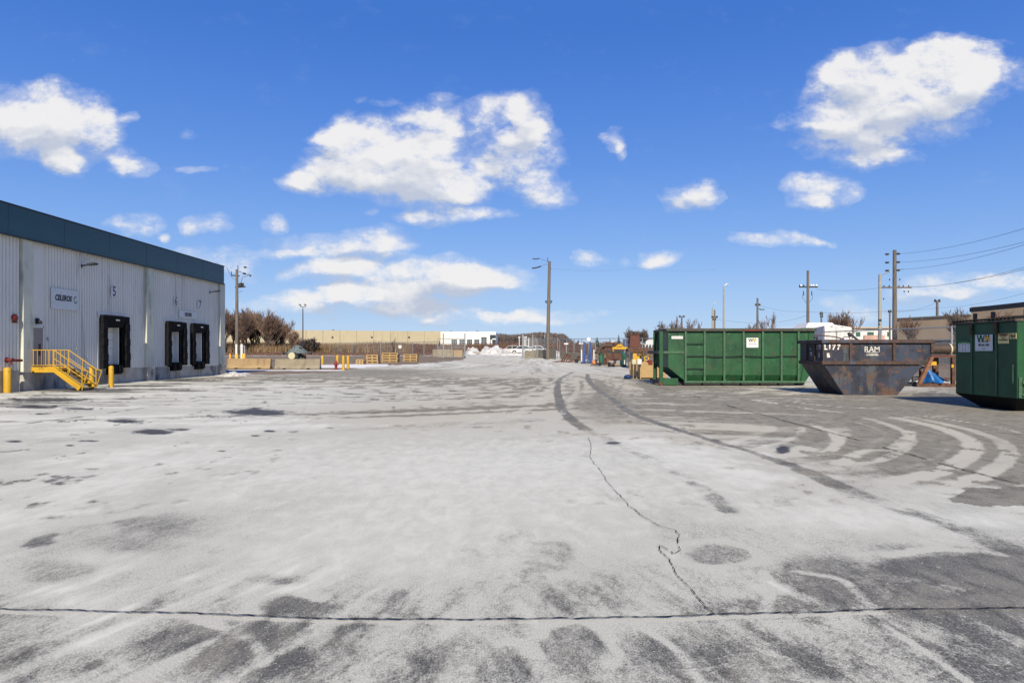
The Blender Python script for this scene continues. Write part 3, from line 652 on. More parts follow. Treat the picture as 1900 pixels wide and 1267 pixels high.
def wall_run(d0, d1):
    """siding from d0 to d1 with the dock openings left out"""
    segs = []; cur = d0
    for h0, h1, hz in holes:
        if h0 >= d0 and h1 <= d1:
            segs.append((cur, h0, jz)); segs.append((h0, h1, lambda a, hz=hz: hz)); cur = h1
    segs.append((cur, d1, jz)); b = MB()
    for a, c, zl in segs:
        m = corrugated(a, c, zl, 5.66); n = len(b.v); b.v += m.v; b.f += [tuple(i+n for i in f) for f in m.f]; b.m += m.m
    return b
P1, P2, P3 = (25.0, 25.55), (33.45, 34.15), (41.9, 42.6)
MB_ = wall_run(10.0, P1[0]); MB_.build('wall_panel', m_wall, wh)
wall_run(26.35, P2[0]).build('wall_panel', m_wall, wh); wall_run(P2[1], P3[0]).build('wall_panel', m_wall, wh)
b = MB(); b.box(-.06, wl_(25.5), jz(25.5), .0, wl_(26.35), 5.66); b.build('flat_panel', m_wall, wh)
for d0, d1 in (P1, P2, P3):
    b = MB(); b.box(-.05, wl_(d0), 0.66, .16, wl_(d1), 5.66); b.build('pilaster', m_pil, wh, bevel=.02)
    b = MB(); b.box(-.05, wl_(d0)-.02, -.1, .20, wl_(d1)+.02, .655); b.build('pilaster_base', m_conc, wh, bevel=.02)
b = MB()   # stem wall, with the dock pits below the doors
ys = [10, 25.0, 29.9, 33.4, 37.0, 40.0, END]
for a, c in zip(ys[:-1], ys[1:]):
    b.hexa([(-.3,wl_(a),-.2),(.03,wl_(a),-.2),(.03,wl_(c)-.004,-.2),(-.3,wl_(c)-.004,-.2),(-.3,wl_(a),jz(a)),(.03,wl_(a),jz(a)),(.03,wl_(c)-.004,jz(c)),(-.3,wl_(c)-.004,jz(c))])
b.build('foundation', m_conc, wh)
b = MB(); b.box(-14, wl_(10), 5.60, .20, wl_(42.33), 6.68); b.build('fascia', m_fas, wh)
fy = 12.0; fme = None
while fy < 42.3:
    e_ = min(fy+3.02, 42.33); q = MB(); q.box(.201, .0, 5.62, .206, e_-fy-.034, 6.67); fo = q.build('fascia_panel', m_fas, wh); fo.location = (0, wl_(fy), 0); fy += 3.05
b = MB(); b.box(.20, wl_(10), 5.56, .26, wl_(42.34), 5.605); b.build('drip_edge', m_dark, wh)
b = MB(); b.box(-14.05, wl_(10), 6.68, .23, wl_(42.36), 6.73); b.build('fascia_cap', m_dark, wh)
b = MB(); b.box(-14, wl_(END)-.02, -.1, -.05, wl_(END), 5.6); b.box(-14, wl_(10), -.1, -13.9, wl_(END), 5.6); b.box(-14, wl_(10), -.1, -.06, wl_(10)+.1, 5.6); b.build('rear_wall', m_wall, wh)
# personnel door, wall fittings
b = MB(); b.box(.002, wl_(25.40), .86, .03, wl_(26.22), 2.36); dr = b.build('door', m_greydoor, wh)
b = MB(); b.box(.03, wl_(25.98), 1.3, .034, wl_(26.12), 1.75); b.build('window', m_dark, dr); b = MB(); b.box(.03, wl_(25.5), 1.4, .08, wl_(25.56), 1.5); b.build('handle', m_galv, dr)
b = MB(); b.box(0, wl_(25.36), .84, .045, wl_(25.40), 2.42); b.box(0, wl_(26.22), .84, .045, wl_(26.27), 2.42); b.box(0, wl_(25.36), 2.36, .045, wl_(26.27), 2.42); b.build('door_frame', m_wall, wh)
b = MB(); b.box(0, wl_(25.85), 2.5, .1, wl_(25.95), 2.72); b.lathe([(.06,0),(.09,.06),(.04,.14)], 10, (.14, wl_(25.9), 2.5)); b.build('door_lamp', m_dark, wh)
for px_ in (151, 388):
    d = DW(px_); z = ZA(492 if px_ < 200 else 541.5, d)
    b = MB(); b.box(0, wl_(d)-.12, z-.12, .06, wl_(d)-.02, z+.02); b.bar((.05, wl_(d)-.07, z-.04), (.35, wl_(d), z+.02), .05)
    b.hexa([(.3,wl_(d)-.14,z-.02),(.62,wl_(d)-.14,z+.02),(.62,wl_(d)+.14,z+.02),(.3,wl_(d)+.14,z-.02),(.3,wl_(d)-.14,z+.06),(.62,wl_(d)-.14,z+.10),(.62,wl_(d)+.14,z+.10),(.3,wl_(d)+.14,z+.06)])
    b.build('wall_light', m_dark, wh)
b = MB(); dbell = DW(23); b.lathe([(.02,0),(.14,.02),(.15,.06),(.09,.11),(.02,.12)], 18, (.045, wl_(dbell), ZA(590, dbell)), 'x'); b.box(.02, wl_(dbell)-.12, ZA(599, dbell), .12, wl_(dbell)+.12, ZA(597, dbell)); b.build('fire_bell', m_redd, wh, smooth=True)
dfd = DW(9); zf = ZA(668, dfd); b = MB(); b.lathe([(.1,0),(.1,.04),(.05,.05),(.05,.18),(.07,.18),(.07,.26)], 14, (.03, wl_(dfd), zf), 'x'); b.mi = 0
b.tube([(.2, wl_(dfd)-.02, zf), (.24, wl_(dfd)+.25, zf-.01)], .045, 8); b.tube([(.2, wl_(dfd), zf), (.24, wl_(dfd)+.0, zf-.18)], .03, 8); b.tube([(.24, wl_(dfd)+.25, zf-.01), (.24, wl_(dfd)+.5, zf-.02)], .05, 10); b.build('hose_connection', m_redd, wh, smooth=True)
for px_, py_ in ((85, 628), (138, 642)):
    d = DW(px_); z = ZA(py_, d); b = MB(); b.lathe([(.05,0),(.06,.03),(.03,.05)], 10, (.045, wl_(d), z), 'x'); b.tube([(.08, wl_(d), z), (.1, wl_(d), z-.12)], .015, 6); b.build('wall_outlet', m_grey, wh)
# docks
for k, (d0, d1, zt_) in enumerate(docks):
    a0, a1 = wl_(d0), wl_(d1); zb = .86
    dd = MB(); y0, y1 = a0+.5, a1-.5
    frame = MB(); frame.box(-.30, y0-.05, zb-.02, -.25, y1+.05, zt_-.3); door = frame.build('dock_door', m_dark, wh)
    nP = 5; hh = (zt_-.35-zb)/nP
    for i in range(nP):
        q = MB(); q.box(-.25, y0-.04, zb+i*hh, -.20, y1+.04, zb+(i+1)*hh-.012); q.build('door_panel', m_door, door, bevel=.006)
    q = MB(); q.box(-.25, y1-.12, zb, .04, y1-.06, zt_-.4); q.build('side_reveal', m_door, wh)
    def pad(x0, x1, yA, yB, yA2, yB2, z0, z1, name):
        q = MB(); n = 7
        for i in range(n):
            t0, t1 = i/n, (i+1)/n; e = .02*(i % 2)
            L0 = lambda t: yA+(yA2-yA)*t; L1 = lambda t: yB+(yB2-yB)*t
            q.hexa([(x0,L0(t0),z0+(z1-z0)*t0),(x1+e,L0(t0),z0+(z1-z0)*t0),(x1+e,L1(t0),z0+(z1-z0)*t0),(x0,L1(t0),z0+(z1-z0)*t0),
                    (x0,L0(t1),z0+(z1-z0)*t1),(x1+e,L0(t1),z0+(z1-z0)*t1),(x1+e,L1(t1),z0+(z1-z0)*t1),(x0,L1(t1),z0+(z1-z0)*t1)])
        return q.build(name, m_black, wh, bevel=.015)
    pad(.05, .24, a0, a0+.40, a0, a0+.34, .70, zt_, 'side_pad'); pad(.05, .24, a1-.34, a1+.06, a1-.34, a1-.02, .70, zt_, 'side_pad')
    q = MB(); q.hexa([(.05,a0+.37,zt_-.42),(.20,a0+.37,zt_-.36),(.20,a1-.37,zt_-.40),(.05,a1-.37,zt_-.42),(.05,a0+.37,zt_+.04),(.26,a0+.37,zt_-.02),(.26,a1-.37,zt_-.02),(.05,a1-.37,zt_+.04)])
    q.hexa([(.15,a0+.40,zt_-.56),(.18,a0+.40,zt_-.56),(.18,a1-.40,zt_-.50),(.15,a1-.40,zt_-.50),(.15,a0+.40,zt_-.36),(.19,a0+.40,zt_-.36),(.19,a1-.40,zt_-.36),(.15,a1-.40,zt_-.36)]); q.build('head_pad', m_black, wh, bevel=.01)
    q = MB(); q.box(.05, a0-.14, zt_-.1, .09, a1+.04, zt_+.12); q.box(.04, a0-.14, .7, .07, a0-.02, zt_+.1); q.build('seal_trim', m_wall, wh)
    q = MB(); q.box(.265, (a0+a1)/2-.12, zt_-.22, .27, (a0+a1)/2+.16, zt_-.16); q.build('seal_label', m_white, wh)
    q = MB(); q.box(.035, y0+.05, .42, .16, y1-.0, zb-.02); q.box(.16, y0+.1, .48, .24, y0+.35, .82); q.box(.16, y1-.35, .48, .24, y1-.05, .82); q.build('dock_bumper', m_black, wh, bevel=.01)

# ------------------------------------------------------------------ lettering
def text(s, size, parent, loc, rot, m, extr=.002, name='lettering', xs=1.0, bold=0.0, shear=0):
    c = bpy.data.curves.new(name, 'FONT'); c.body = s; c.size = size; c.extrude = extr; c.align_x = 'CENTER'; c.align_y = 'CENTER'
    c.offset = bold; c.shear = shear
    t = bpy.data.objects.new(name, c); sc.collection.objects.link(t); dg = bpy.context.evaluated_depsgraph_get()
    me = bpy.data.meshes.new_from_object(t.evaluated_get(dg)); bpy.data.objects.remove(t)
    me.materials.clear(); me.materials.append(m)
    o = bpy.data.objects.new(name, me); sc.collection.objects.link(o); o.parent = parent; o.location = loc; o.rotation_euler = rot; o.scale = (xs, 1, 1)
    return o
RW = (R(90), 0, R(90))       # lettering on a wall that faces +x
def wall_sign(name, label, px0, px1, pyt, pyb, cat='sign', m=m_signw, th=.02, grp=None):
    d0, d1 = DW(px0), DW(px1); dm = (d0+d1)/2; pm = (px0+px1)/2
    zt1, zb1 = ZA(pyt, dm), ZA(pyb, dm)
    t = thing(name, label, cat, (WX+.085, dm, zb1), 0, grp); q = MB(); q.box(0, -(d1-d0)/2, 0, th, (d1-d0)/2, zt1-zb1); q.build('panel', m, t)
    return t, d1-d0, zt1-zb1
s, w, h = wall_sign('company_sign', 'pale panel reading CELEROS with a ring emblem on the ribbed wall', 90, 141, 537, 575)
text('CELEROS', .30, s, (.026, -.12, h*.55), RW, m_ink, xs=.82, bold=.012, shear=.18)
q = MB()
for i in range(20):
    a0, a1 = 2*math.pi*i/24+.9, 2*math.pi*(i+1)/24+.9
    for r0, r1 in ((.085, .12),):
        P = lambda a, r: (.026, .64+r*math.cos(a)*.95, h*.53+r*math.sin(a)*1.25)
        q.quad(P(a0, r0), P(a1, r0), P(a1, r1), P(a0, r1))
q.build('ring_emblem', m_ggreen, s)
for t_, lab, a, c, e, f in (('5', 'white number plate reading 5 on the ribbed wall', 202.5, 213.6, 532.5, 550.5), ('6', 'white number plate reading 6 above the middle dock', 319, 327.5, 552, 567.6), ('7', 'white number plate reading 7 above the farthest dock', 363.5, 372.5, 558.5, 573.5)):
    s, w, h = wall_sign('number_plate', lab, a, c, e, f, 'number plate', m_white, .012, 'dock numbers on the wall'); text(t_, h*1.35, s, (.016, 0, h*.5), RW, m_ink, xs=.95, bold=.006)
s, w, h = wall_sign('department_sign', 'narrow white sign reading PARTS & SERVICE above the two far docks', 329, 362, 577.5, 591, 'sign', m_white); text('PARTS & SERVICE', h*.72, s, (.026, 0, h*.5), RW, m_ink, xs=.36, bold=.006)
d5 = DW(197); text('5', .34, wh, (-.19, wl_(30.55), ZA(632, 30.6)), RW, m_ink, xs=.9, bold=.012, name='door_number')
text('6', .30, wh, (-.19, wl_(36.15), ZA(637, 36.3)), RW, m_ink, xs=.9, bold=.012, name='door_number')

# ------------------------------------------------------------------ yellow stairs and bollards
st = thing('metal_stairs', 'yellow steel stairs with handrails leading up to the grey door', 'stairs', (0, 0, 0))
SY0, SY1 = 25.45, 26.3; SX0, SX1, SX2, SZ = -17.98, -17.05, -16.1, .84
q = MB(); q.box(SX0, SY0+.04, SZ-.06, SX1, SY1-.04, SZ); q.build('landing', m_yel, st)
for sy in (SY0, SY1):
    q = MB(); q.box(SX0, sy-.03, SZ-.16, SX1, sy+.03, SZ+.04)
    q.hexa([(SX1,sy-.03,SZ-.17),(SX2-.05,sy-.03,.0),(SX2-.05,sy+.03,.0),(SX1,sy+.03,SZ-.17),(SX1,sy-.03,SZ+.04),(SX2+.06,sy-.03,.16),(SX2+.06,sy+.03,.16),(SX1,sy+.03,SZ+.04)])
    q.build('stringer', m_yel, st)
nS = 6
for i in range(nS):
    z = SZ*(nS-1-i)/(nS)+.10; x = SX1+(SX2-SX1)*(i+.35)/nS
    q = MB(); q.box(x, SY0+.035, z-.02, x+.20, SY1-.035, z+.012); q.build('tread', m_yel, st)
for sy in (SY0, SY1):
    rr = .018; q = MB(); e = SY0 if sy == SY0 else SY1; top = .67; X_ = SX1-.02; S2 = SX2+.08
    q.tube([(SX0, e, SZ+top), (X_, e, SZ+top), (S2, e, .78), (S2+.22, e, .72)], rr, 6)
    q.tube([(SX0, e, SZ+.10), (X_, e, SZ+.10), (S2, e, .20)], rr*.8, 6)
    q.tube([(SX0, e, SZ), (SX0, e, SZ+top)], rr, 6); q.tube([(S2, e, .02), (S2, e, .78)], rr, 6); q.tube([(S2+.22, e, .72), (S2+.02, e, .10)], rr, 6)
    q.build('handrail', m_yel, st, smooth=True)
    for i in range(6):
        x = SX0+.14+i*.15; q = MB(); q.tube([(x, e, SZ+.10), (x, e, SZ+top)], .009 if i % 3 else .015, 5); q.build('baluster', m_yel, st)
    q = MB(); xm = (X_+S2)/2; q.tube([(xm, e, .55), (xm, e, 1.14)], .014, 5); q.tube([(X_, e, SZ+.05), (X_, e, SZ+top)], .016, 5); q.tube([(X_, e, SZ+.36), (S2, e, .48)], .012, 5); q.build('mid_rail', m_yel, st)

def bollard_mesh(): 
    q = MB(); q.lathe([(.115,-.05),(.115,.93),(.10,.975),(.06,1.0),(.01,1.01)], 18); return q
bol0 = None
def bollard(px0, px1, pyt, pyb, label, grp, m=m_yel):
    global bol0
    p = G((px0+px1)/2, pyb); r = (px1-px0)/2/F*p[1]; hgt = ZA(pyt, p[1])-p[2]
    t = bollard_mesh().build('bollard', m, smooth=True); t.location = p; t.scale = (r/.115, r/.115, hgt/1.01); tag(t, label, 'bollard', grp)
g1 = 'yellow bollards along the dock wall'
bollard(7.5, 20.5, 681, 728.6, 'yellow bollard at the left edge, below the hose connection', g1)
bollard(165.7, 174.4, 678.6, 721.5, 'yellow bollard at the foot of the yellow stairs', g1)
bollard(202, 210.7, 678, 718.4, 'yellow bollard in front of dock 5', g1)
g2 = 'yellow bollards around the hydrant'
bollard(595.8, 600.4, 659, 675.5, 'yellow bollard just right of the right concrete barrier', g2)
bollard(623.6, 628.2, 658.5, 675, 'yellow bollard directly behind the red hydrant', g2)
bollard(634.6, 639.6, 659, 686.8, 'nearest yellow bollard, right of the red hydrant', g2)
bollard(643.2, 648.4, 659, 684, 'rightmost yellow bollard of the hydrant group', g2)
g3 = 'orange yellow bollards at the utility pole'
m_oy = mat('orange_yellow_paint', (.62, .33, .03), .5, 0, .15, 3)
for a, c, lab in ((425.5, 428.5, 'orange yellow bollard nearest the warehouse corner'), (436, 442, 'orange yellow bollard directly left of the utility pole foot'), (449, 456, 'orange yellow bollard right of the utility pole foot')):
    q = G((a+c)/2, 676); t = bollard_mesh().build('bollard', m_oy, smooth=True); t.location = q; r = (c-a)/2/F*q[1]; t.scale = (r/.115, r/.115, (ZA(656, q[1])-q[2])/1.01); tag(t, lab, 'bollard', g3)

hp = G(623.5, 685); hy = thing('fire_hydrant', 'red fire hydrant between yellow bollards', 'hydrant', hp)
q = MB(); q.lathe([(.16,0),(.16,.05),(.11,.06),(.10,.45),(.13,.46),(.13,.50),(.11,.56),(.06,.66),(.03,.68),(.03,.74)], 16); q.build('barrel', m_hyd, hy, smooth=True)
q = MB(); q.lathe([(.06,-.2),(.06,.2)], 12, (0, 0, .38), 'x'); q.lathe([(.07,0),(.07,-.18)], 12, (0, 0, .36), 'y'); q.build('outlet', m_hyd, hy, smooth=True)

# ------------------------------------------------------------------ concrete barriers
def barrier(px0, px1, pyt, pyb, m, label):
    p = G((px0+px1)/2, pyb); L_ = (px1-px0)/F*p[1]; hgt = (pyb-pyt)/F*p[1]
    t = thing('concrete_barrier', label, 'barrier', p, 0, 'concrete barriers by the hydrant'); q = MB()
    prof = [(-.30,0),(.30,0),(.30,.10),(.17,.30),(.10,hgt),(-.10,hgt),(-.17,.30),(-.30,.10)]
    M = Matrix.Rotation(R(90), 4, 'Z'); q.prism(prof, -L_/2, L_/2, M); q.build('block', m, t, bevel=.02)
    for sx in (-.28, .25):
        q = MB(); q.box(L_*sx-.14, -.304, 0.0, L_*sx+.14, -.296, .09); q.build('fork_slot', m_black, t)
barrier(423, 503, 665.2, 684.2, m_concw, 'orange stained concrete barrier beside the warehouse corner')
barrier(511.2, 594.7, 666, 684.9, m_concg, 'grey tan concrete barrier in front of the grey casting')

# machine casting on trestles
d = 60.0; mc = thing('pump_casting', 'grey green domed machine casting with a cream round cover on trestles', 'machine', (XA(552, d), d, 0))
q = MB(); q.lathe([(1.0,1.22),(1.02,1.27),(.92,1.30),(.80,1.42),(.58,1.62),(.34,1.86),(.14,1.96),(.05,1.98)], 22); q.build('dome', m_pump, mc, smooth=True)
q = MB()
for k in range(9):
    a = k*.7; q.lathe([(.05,0),(.05,.08)], 8, (.75*math.cos(a), -.75*abs(math.sin(a)), 1.36)); q.lathe([(.06,0),(.06,.08)], 8, (.45*math.cos(a*1.3), -.45*abs(math.sin(a)), 1.7))
bolt_mb = q
for sx in (-1, 1):
    q = MB(); q.lathe([(.09,0),(.09,.28*sx),(.16,.28*sx),(.16,.36*sx),(.10,.37*sx)], 14, (sx*.9, 0, 1.28), 'x'); q.build('flange', m_dark, mc, smooth=True)
    q = MB(); q.hexa([(sx*.62-.14,-.35,0),(sx*.62+.14,-.35,0),(sx*.62+.14,.35,0),(sx*.62-.14,.35,0),(sx*.55-.10,-.3,1.08),(sx*.55+.10,-.3,1.08),(sx*.55+.10,.3,1.08),(sx*.55-.10,.3,1.08)]); q.build('trestle', m_rust, mc)
q = MB(); q.lathe([(.33,-1.03),(.35,-.98),(.35,.4)], 24, (0, 0, .98), 'y'); q.build('casing', m_dark, mc, smooth=True)
q = MB(); q.lathe([(.30,-1.10),(.30,-1.04)], 24, (-.17, 0, 1.03), 'y'); q.lathe([(.02,-1.12),(.27,-1.11),(.30,-1.09)], 24, (-.17, 0, 1.03), 'y'); q.build('round_cover', m_cream, mc)
q = MB(); q.box(.15, -.45, .62, .5, .1, 1.0); q.build('motor', m_ggreen, mc)

# ------------------------------------------------------------------ pallets
def pallet_parts(w, dp, h, parent):
    bt = .035
    for i in range(5):
        q = MB(); y = -dp/2+i*dp/5; q.box(-w/2, y+.01, h-bt, w/2, y+dp/5-.02, h); q.build('board', m_wood, parent)
    for sx in (-1, 0, 1):
        q = MB(); q.box(sx*(w/2-.07)-.07, -dp/2+.005, h*.24, sx*(w/2-.07)+.07, dp/2-.005, h-bt); q.build('block', m_woodd, parent)
    for e in (0, 1): q = MB(); q.box(-w/2, (dp-.12)*e-dp/2, 0, w/2, (dp-.12)*e-dp/2+.12, h*.23); q.build('runner', m_wood, parent)
    q = MB(); q.box(-w/2, -dp/2-.02, h*.60, w/2, -dp/2-.002, h-.002); q.build('side_board', m_wood, parent)
    q = MB(); q.box(-w/2+.15, -dp/2+.16, h*.25, w/2-.15, dp/2-.16, h*.58); q.build('gap_shade', m_black, parent)  # black filler: shade of the fork gaps painted in
stacks = [(661.3, 675, 676, 666.6, 2, 'the lone low pallet pair'), (680, 702, 674.5, 658, 3, 'the second pallet stack from the left'), (709, 739, 672.4, 654.5, 4, 'the tallest pallet stack'), (748, 774, 670.5, 657, 3, 'the pallet stack nearest the open gate')]
names = ['bottom', 'second from the ground', 'third from the ground', 'fourth from the ground', 'fifth and topmost']
for a, c, yb, yt, n, ln in stacks:
    p = G((a+c)/2, yb); w = (c-a)/F*p[1]; h = (ZA(yt, p[1])-p[2])/n; rz = random.uniform(-.12, .12); src = None
    for k in range(n):
        loc = (p[0]+random.uniform(-.04, .04), p[1]+.5, p[2]+k*h+.004); nm = names[k] if k < n-1 or n == 5 else 'topmost'
        lab = 'new yellow pine pallet, %s in %s' % (nm, ln)
        if src is None:
            src = thing('pallet', lab, 'pallet', loc, rz, 'new pine pallets stacked near the gate'); pallet_parts(w, 1.1, h-.006, src)
        else: copy_tree(src, lab, loc, rz+random.uniform(-.04, .04))

# ------------------------------------------------------------------ fences and gates
def fence(name, label, nodes, height, grp=None, posts=True, spacing=4.0, top=True, fabric=True, cat='fence'):
    o = nodes[0]; t = thing(name, label, cat, (o[0], o[1], zt(o[1])), 0, grp); b0 = Vector((o[0], o[1], zt(o[1])))
    pts = []
    for (x0, y0), (x1, y1) in zip(nodes[:-1], nodes[1:]):
        L_ = math.hypot(x1-x0, y1-y0); n = max(1, round(L_/spacing)); pts += [(x0+(x1-x0)*i/n, y0+(y1-y0)*i/n) for i in range(n)]
    pts.append(nodes[-1]); W3 = [Vector((x, y, zt(y)))-b0 for x, y in pts]; me = None
    for p in W3:
        if me is None:
            q = MB(); q.tube([(0,0,-.1),(0,0,height+.05)], .045, 8); pp = q.build('post', m_galv, t); me = pp.data; pp.location = p
        else:
            pp = bpy.data.objects.new('post', me); sc.collection.objects.link(pp); pp.parent = t; pp.location = p
    up = Vector((0,0,height))
    q = MB(); q.tube([p+up for p in W3], .032, 6); q.build('top_rail', m_galv, t)
    fb = MB(); 
    for a, c in zip(W3[:-1], W3[1:]): fb.quad(a+Vector((0,0,.05)), c+Vector((0,0,.05)), c+up, a+up)
    f = fb.build('chain_link', m_link, t); uv = f.data.uv_layers.new(name='UVMap'); s_ = 0
    for i, (a, c) in enumerate(zip(W3[:-1], W3[1:])):
        l = (c-a).length
        for k, (uu, vv) in enumerate(((s_, 0), (s_+l, 0), (s_+l, height), (s_, height))): uv.data[i*4+k].uv = (uu, vv)
        s_ += l
    return t
fence('chain_link_fence', 'long galvanised chain link fence in front of the tan reeds', [(XA(812,95),95),(XA(765,112),112),(XA(682,135),135),(XA(560,165),165),(XA(413,190),190),(-130,215)], 2.3, spacing=8)
fence('chain_link_fence', 'galvanised chain link fence running behind the scrap and bins at right', [(XA(1034,95),90),(8.2,80),(13.0,68),(20,37),(21,32.6),(23.5,24),(27,12)], 2.62, spacing=3.6)
fence('chain_link_fence', 'short chain link fence run joining the right gate post', [(XA(970,95),95),(XA(996,95),95),(XA(1011,94),94),(XA(1034,93),92)], 2.75, spacing=6)
def gate(px0, px1, d0, d1, pyt, label):
    z0 = zt(d0); x0, x1 = XA(px0, d0), XA(px1, d1); t = thing('gate', label, 'gate', (x0, d0, z0)); h = ZA(pyt, d0)-z0; dx, dy = x1-x0, d1-d0
    P = lambda s, z: (dx*s, dy*s, z)
    q = MB()
    for a, c in (((0,.12),(1,.12)), ((0,h),(1,h)), ((0,h*.55),(1,h*.55)), ((0,.12),(0,h)), ((1,.12),(1,h)), ((.5,.12),(.5,h))): q.tube([P(*a), P(*c)], .04, 6)
    q.build('frame', m_galv, t)
    for s_, e in ((.2, .75), (1.0, .8)): q = MB(); q.tube([P(s_, -.1), P(s_, h+e)], .085, 10); q.build('post', m_galv, t)
    fb = MB(); fb.quad(P(0,.12), P(1,.12), P(1,h), P(0,h)); f = fb.build('chain_link', m_link, t); uv = f.data.uv_layers.new(name='UVMap')
    for k, (uu, vv) in enumerate(((0,0),(4,0),(4,h),(0,h))): uv.data[k].uv = (uu, vv)
    q = MB(); q.lathe([(.05,-.1),(.11,-.08),(.11,.08),(.05,.1)], 12, (dx, dy, .12), 'y'); q.build('wheel', m_tyre, t)
gate(812.6, 862.6, 95, 96, 628.5, 'open steel framed chain link gate leaf left of the entrance')
gate(982.5, 1010.8, 98, 101, 630, 'open chain link gate leaf right of the entrance')
q = MB(); q.tube([(0,0,-.1),(0,0,3.3)], .12, 10); q.tube([(.3,0,-.1),(.3,0,3.1)], .06, 8)
t = q.build('gate_post', m_galv); t.location = (XA(970, 95), 94.8, zt(95)); tag(t, 'thick galvanised gate post at the right side of the entrance', 'post')
for px_, pt in ((964.5, 624.5), (974.5, 624.5), (977.8, 624), (983.2, 627)):
    d = 125; q = MB(); hh = ZA(pt, d)-zt(d); q.tube([(0,0,-.1),(0,0,hh)], .07, 8); q.box(-.2, -.08, hh, .2, .08, hh+.16)
    t = q.build('lamp_post', m_white); t.location = (XA(px_, d), d+px_*.01, zt(d))
    tag(t, {964.5: 'leftmost short white T topped post beyond the right gate', 974.5: 'second short white T topped post from the left beyond the gate', 977.8: 'third short white T topped post from the left beyond the gate', 983.2: 'lowest and rightmost white T topped post beyond the gate'}[px_], 'post', 'white T topped posts beyond the gate')
# concrete blocks at the gate
def block(px0, px1, pyt, pyb, dp, label, m=m_concg, rz=0, px1d=None):
    p = G((px0+px1)/2, pyb); w = (px1-px0)/F*p[1]; h = (pyb-pyt)/F*p[1]
    q = MB(); q.box(-w/2, 0, 0, w/2, dp, h); t = q.build('concrete_block', m, bevel=.03); t.location = p; t.rotation_euler[2] = rz; tag(t, label, 'concrete block', 'concrete blocks beside the gates')
block(802.5, 840.5, 648.2, 662, 1.0, 'long tan concrete block behind the left gate leaf'); block(841.5, 858, 649.5, 662.5, 1.0, 'short brown concrete block behind the left gate leaf', m_concw)
# long low wall behind right gate, two runs
for (a, ya, c, yc, ytA, ytB, lab) in ((973, 664.5, 999, 664, 653, 648, 'concrete wall block in shade inside the right gate'), (999.5, 664, 1032, 666.5, 648, 650, 'pale concrete wall block behind the right gate leaf'), (1041, 667, 1080, 670, 652, 655, 'low concrete wall block behind the rusty scrap frame')):
    p0, p1 = G(a, ya), G(c, yc); h0, h1 = ZA(ytA, p0[1])-p0[2], ZA(ytB, p1[1])-p1[2]; dx, dy, dz = p1[0]-p0[0], p1[1]-p0[1], p1[2]-p0[2]
    q = MB(); q.hexa([(0,0,0),(dx,dy,dz),(dx,dy+.8,dz),(0,.8,0),(0,0,h0),(dx,dy,dz+h1),(dx,dy+.8,dz+h1),(0,.8,h0)]); t = q.build('concrete_block', m_concg, bevel=.03); t.location = p0; tag(t, lab, 'concrete block', 'concrete blocks beside the gates')

# small sign posts
def post_sign(px_, pyt, pyb, d, w, label, rnd=False, h=None):
    z0 = zt(d); t = thing('post_sign', label, 'sign', (XA(px_, d), d, z0)); zt1, zb1 = ZA(pyt, d)-z0, ZA(pyb, d)-z0
    q = MB(); q.tube([(0,0,0),(0,0,zt1)], .035, 6); q.build('post', m_galv, t)
    q = MB()
    if rnd: q.lathe([(.02,-.06),(w/2,-.05),(w/2,-.03)], 8, (0, 0, (zt1+zb1)/2), 'y')
    else: q.box(-w/2, -.06, zb1, w/2, -.04, zt1)
    q.build('panel', m_white, t)
post_sign(742.2, 640.5, 646, 100, .42, 'small white square sign on a thin post above the pallets')
post_sign(1092.3, 626, 633, 72, .42, 'small white round sign on a white post behind the blue rack', True)
for a, c, yt, yb, lab in ((1050.5, 1044, 636.5, 639, 'small white sign board hanging on the fence by the scrap frame'), (1135.5, 1135.5, 633, 635.5, 'narrow white sign on the fence above the rusty rack'), (1078, 1078, 636, 638.5, 'narrow white sign on the fence left of the blue rack')):
    d = 84 if a < 1100 else 70; q = MB(); q.box(-.26, -.02, 0, .26, 0, (yb-yt)/F*d); t = q.build('fence_sign', m_white)
    fx = np.interp(d, [68, 80, 90], [13, 8.2, 5.97]); t.location = (XA(a, d), d, ZA(yb, d)); tag(t, lab, 'sign')
    q = MB(); q.tube([(0,0,-(ZA(yb, d)-zt(d))),(0,0,.1)], .03, 6); q.build('post', m_galv, t)

# ------------------------------------------------------------------ green roll-off container
gd0, gd1 = 29.0, 31.4
gc = thing('rolloff_container', 'large green roll-off waste container with vertical ribs', 'dumpster', (0, 0, 0))
sx = F/gd0; GX = lambda px: (px-CX)/sx; zr = 2.43
x0, x1 = GX(1240), GX(1511); xa = GX(1271); xe = GX(1481)
q = MB()  # shell: nose and tail slope up, the belly is drawn in at the bottom
def ring(y, inset=0): return [(x0, y, .78), (xa, y, .20), (x1-.55, y, .20), (x1, y, .80), (x1, y, zr-.05), (x0, y, zr-.05)]
yin = gd0
# front side built as panels with inward chamfer at the foot
q.quad((x0,yin,.78),(xa,yin,.20),(xa,yin,zr-.1),(x0,yin,zr-.1))
q.quad((xa,yin,.46),(xe,yin,.46),(xe,yin,zr-.1),(xa,yin,zr-.1)); q.quad((xa,yin+.16,.18),(xe,yin+.16,.18),(xe,yin,.46),(xa,yin,.46))
q.quad((xe,yin,.20),(x1-.35,yin,.20),(x1,yin,.80),(x1,yin,zr-.1),(xe,yin,zr-.1))
yb = gd1
q.quad((x0,yb,zr-.1),(xa,yb,zr-.1),(xa,yb,.20),(x0,yb,.78)); q.quad((xa,yb,zr-.1),(x1,yb,zr-.1),(x1,yb,.8),(x1-.35,yb,.2),(xa,yb,.2))
q.quad((x0,yb,.78),(x0,yin,.78),(x0,yin,zr-.1),(x0,yb,zr-.1)); q.quad((x0,yin,.78),(x0,yb,.78),(xa,yb,.20),(xa,yin,.20))
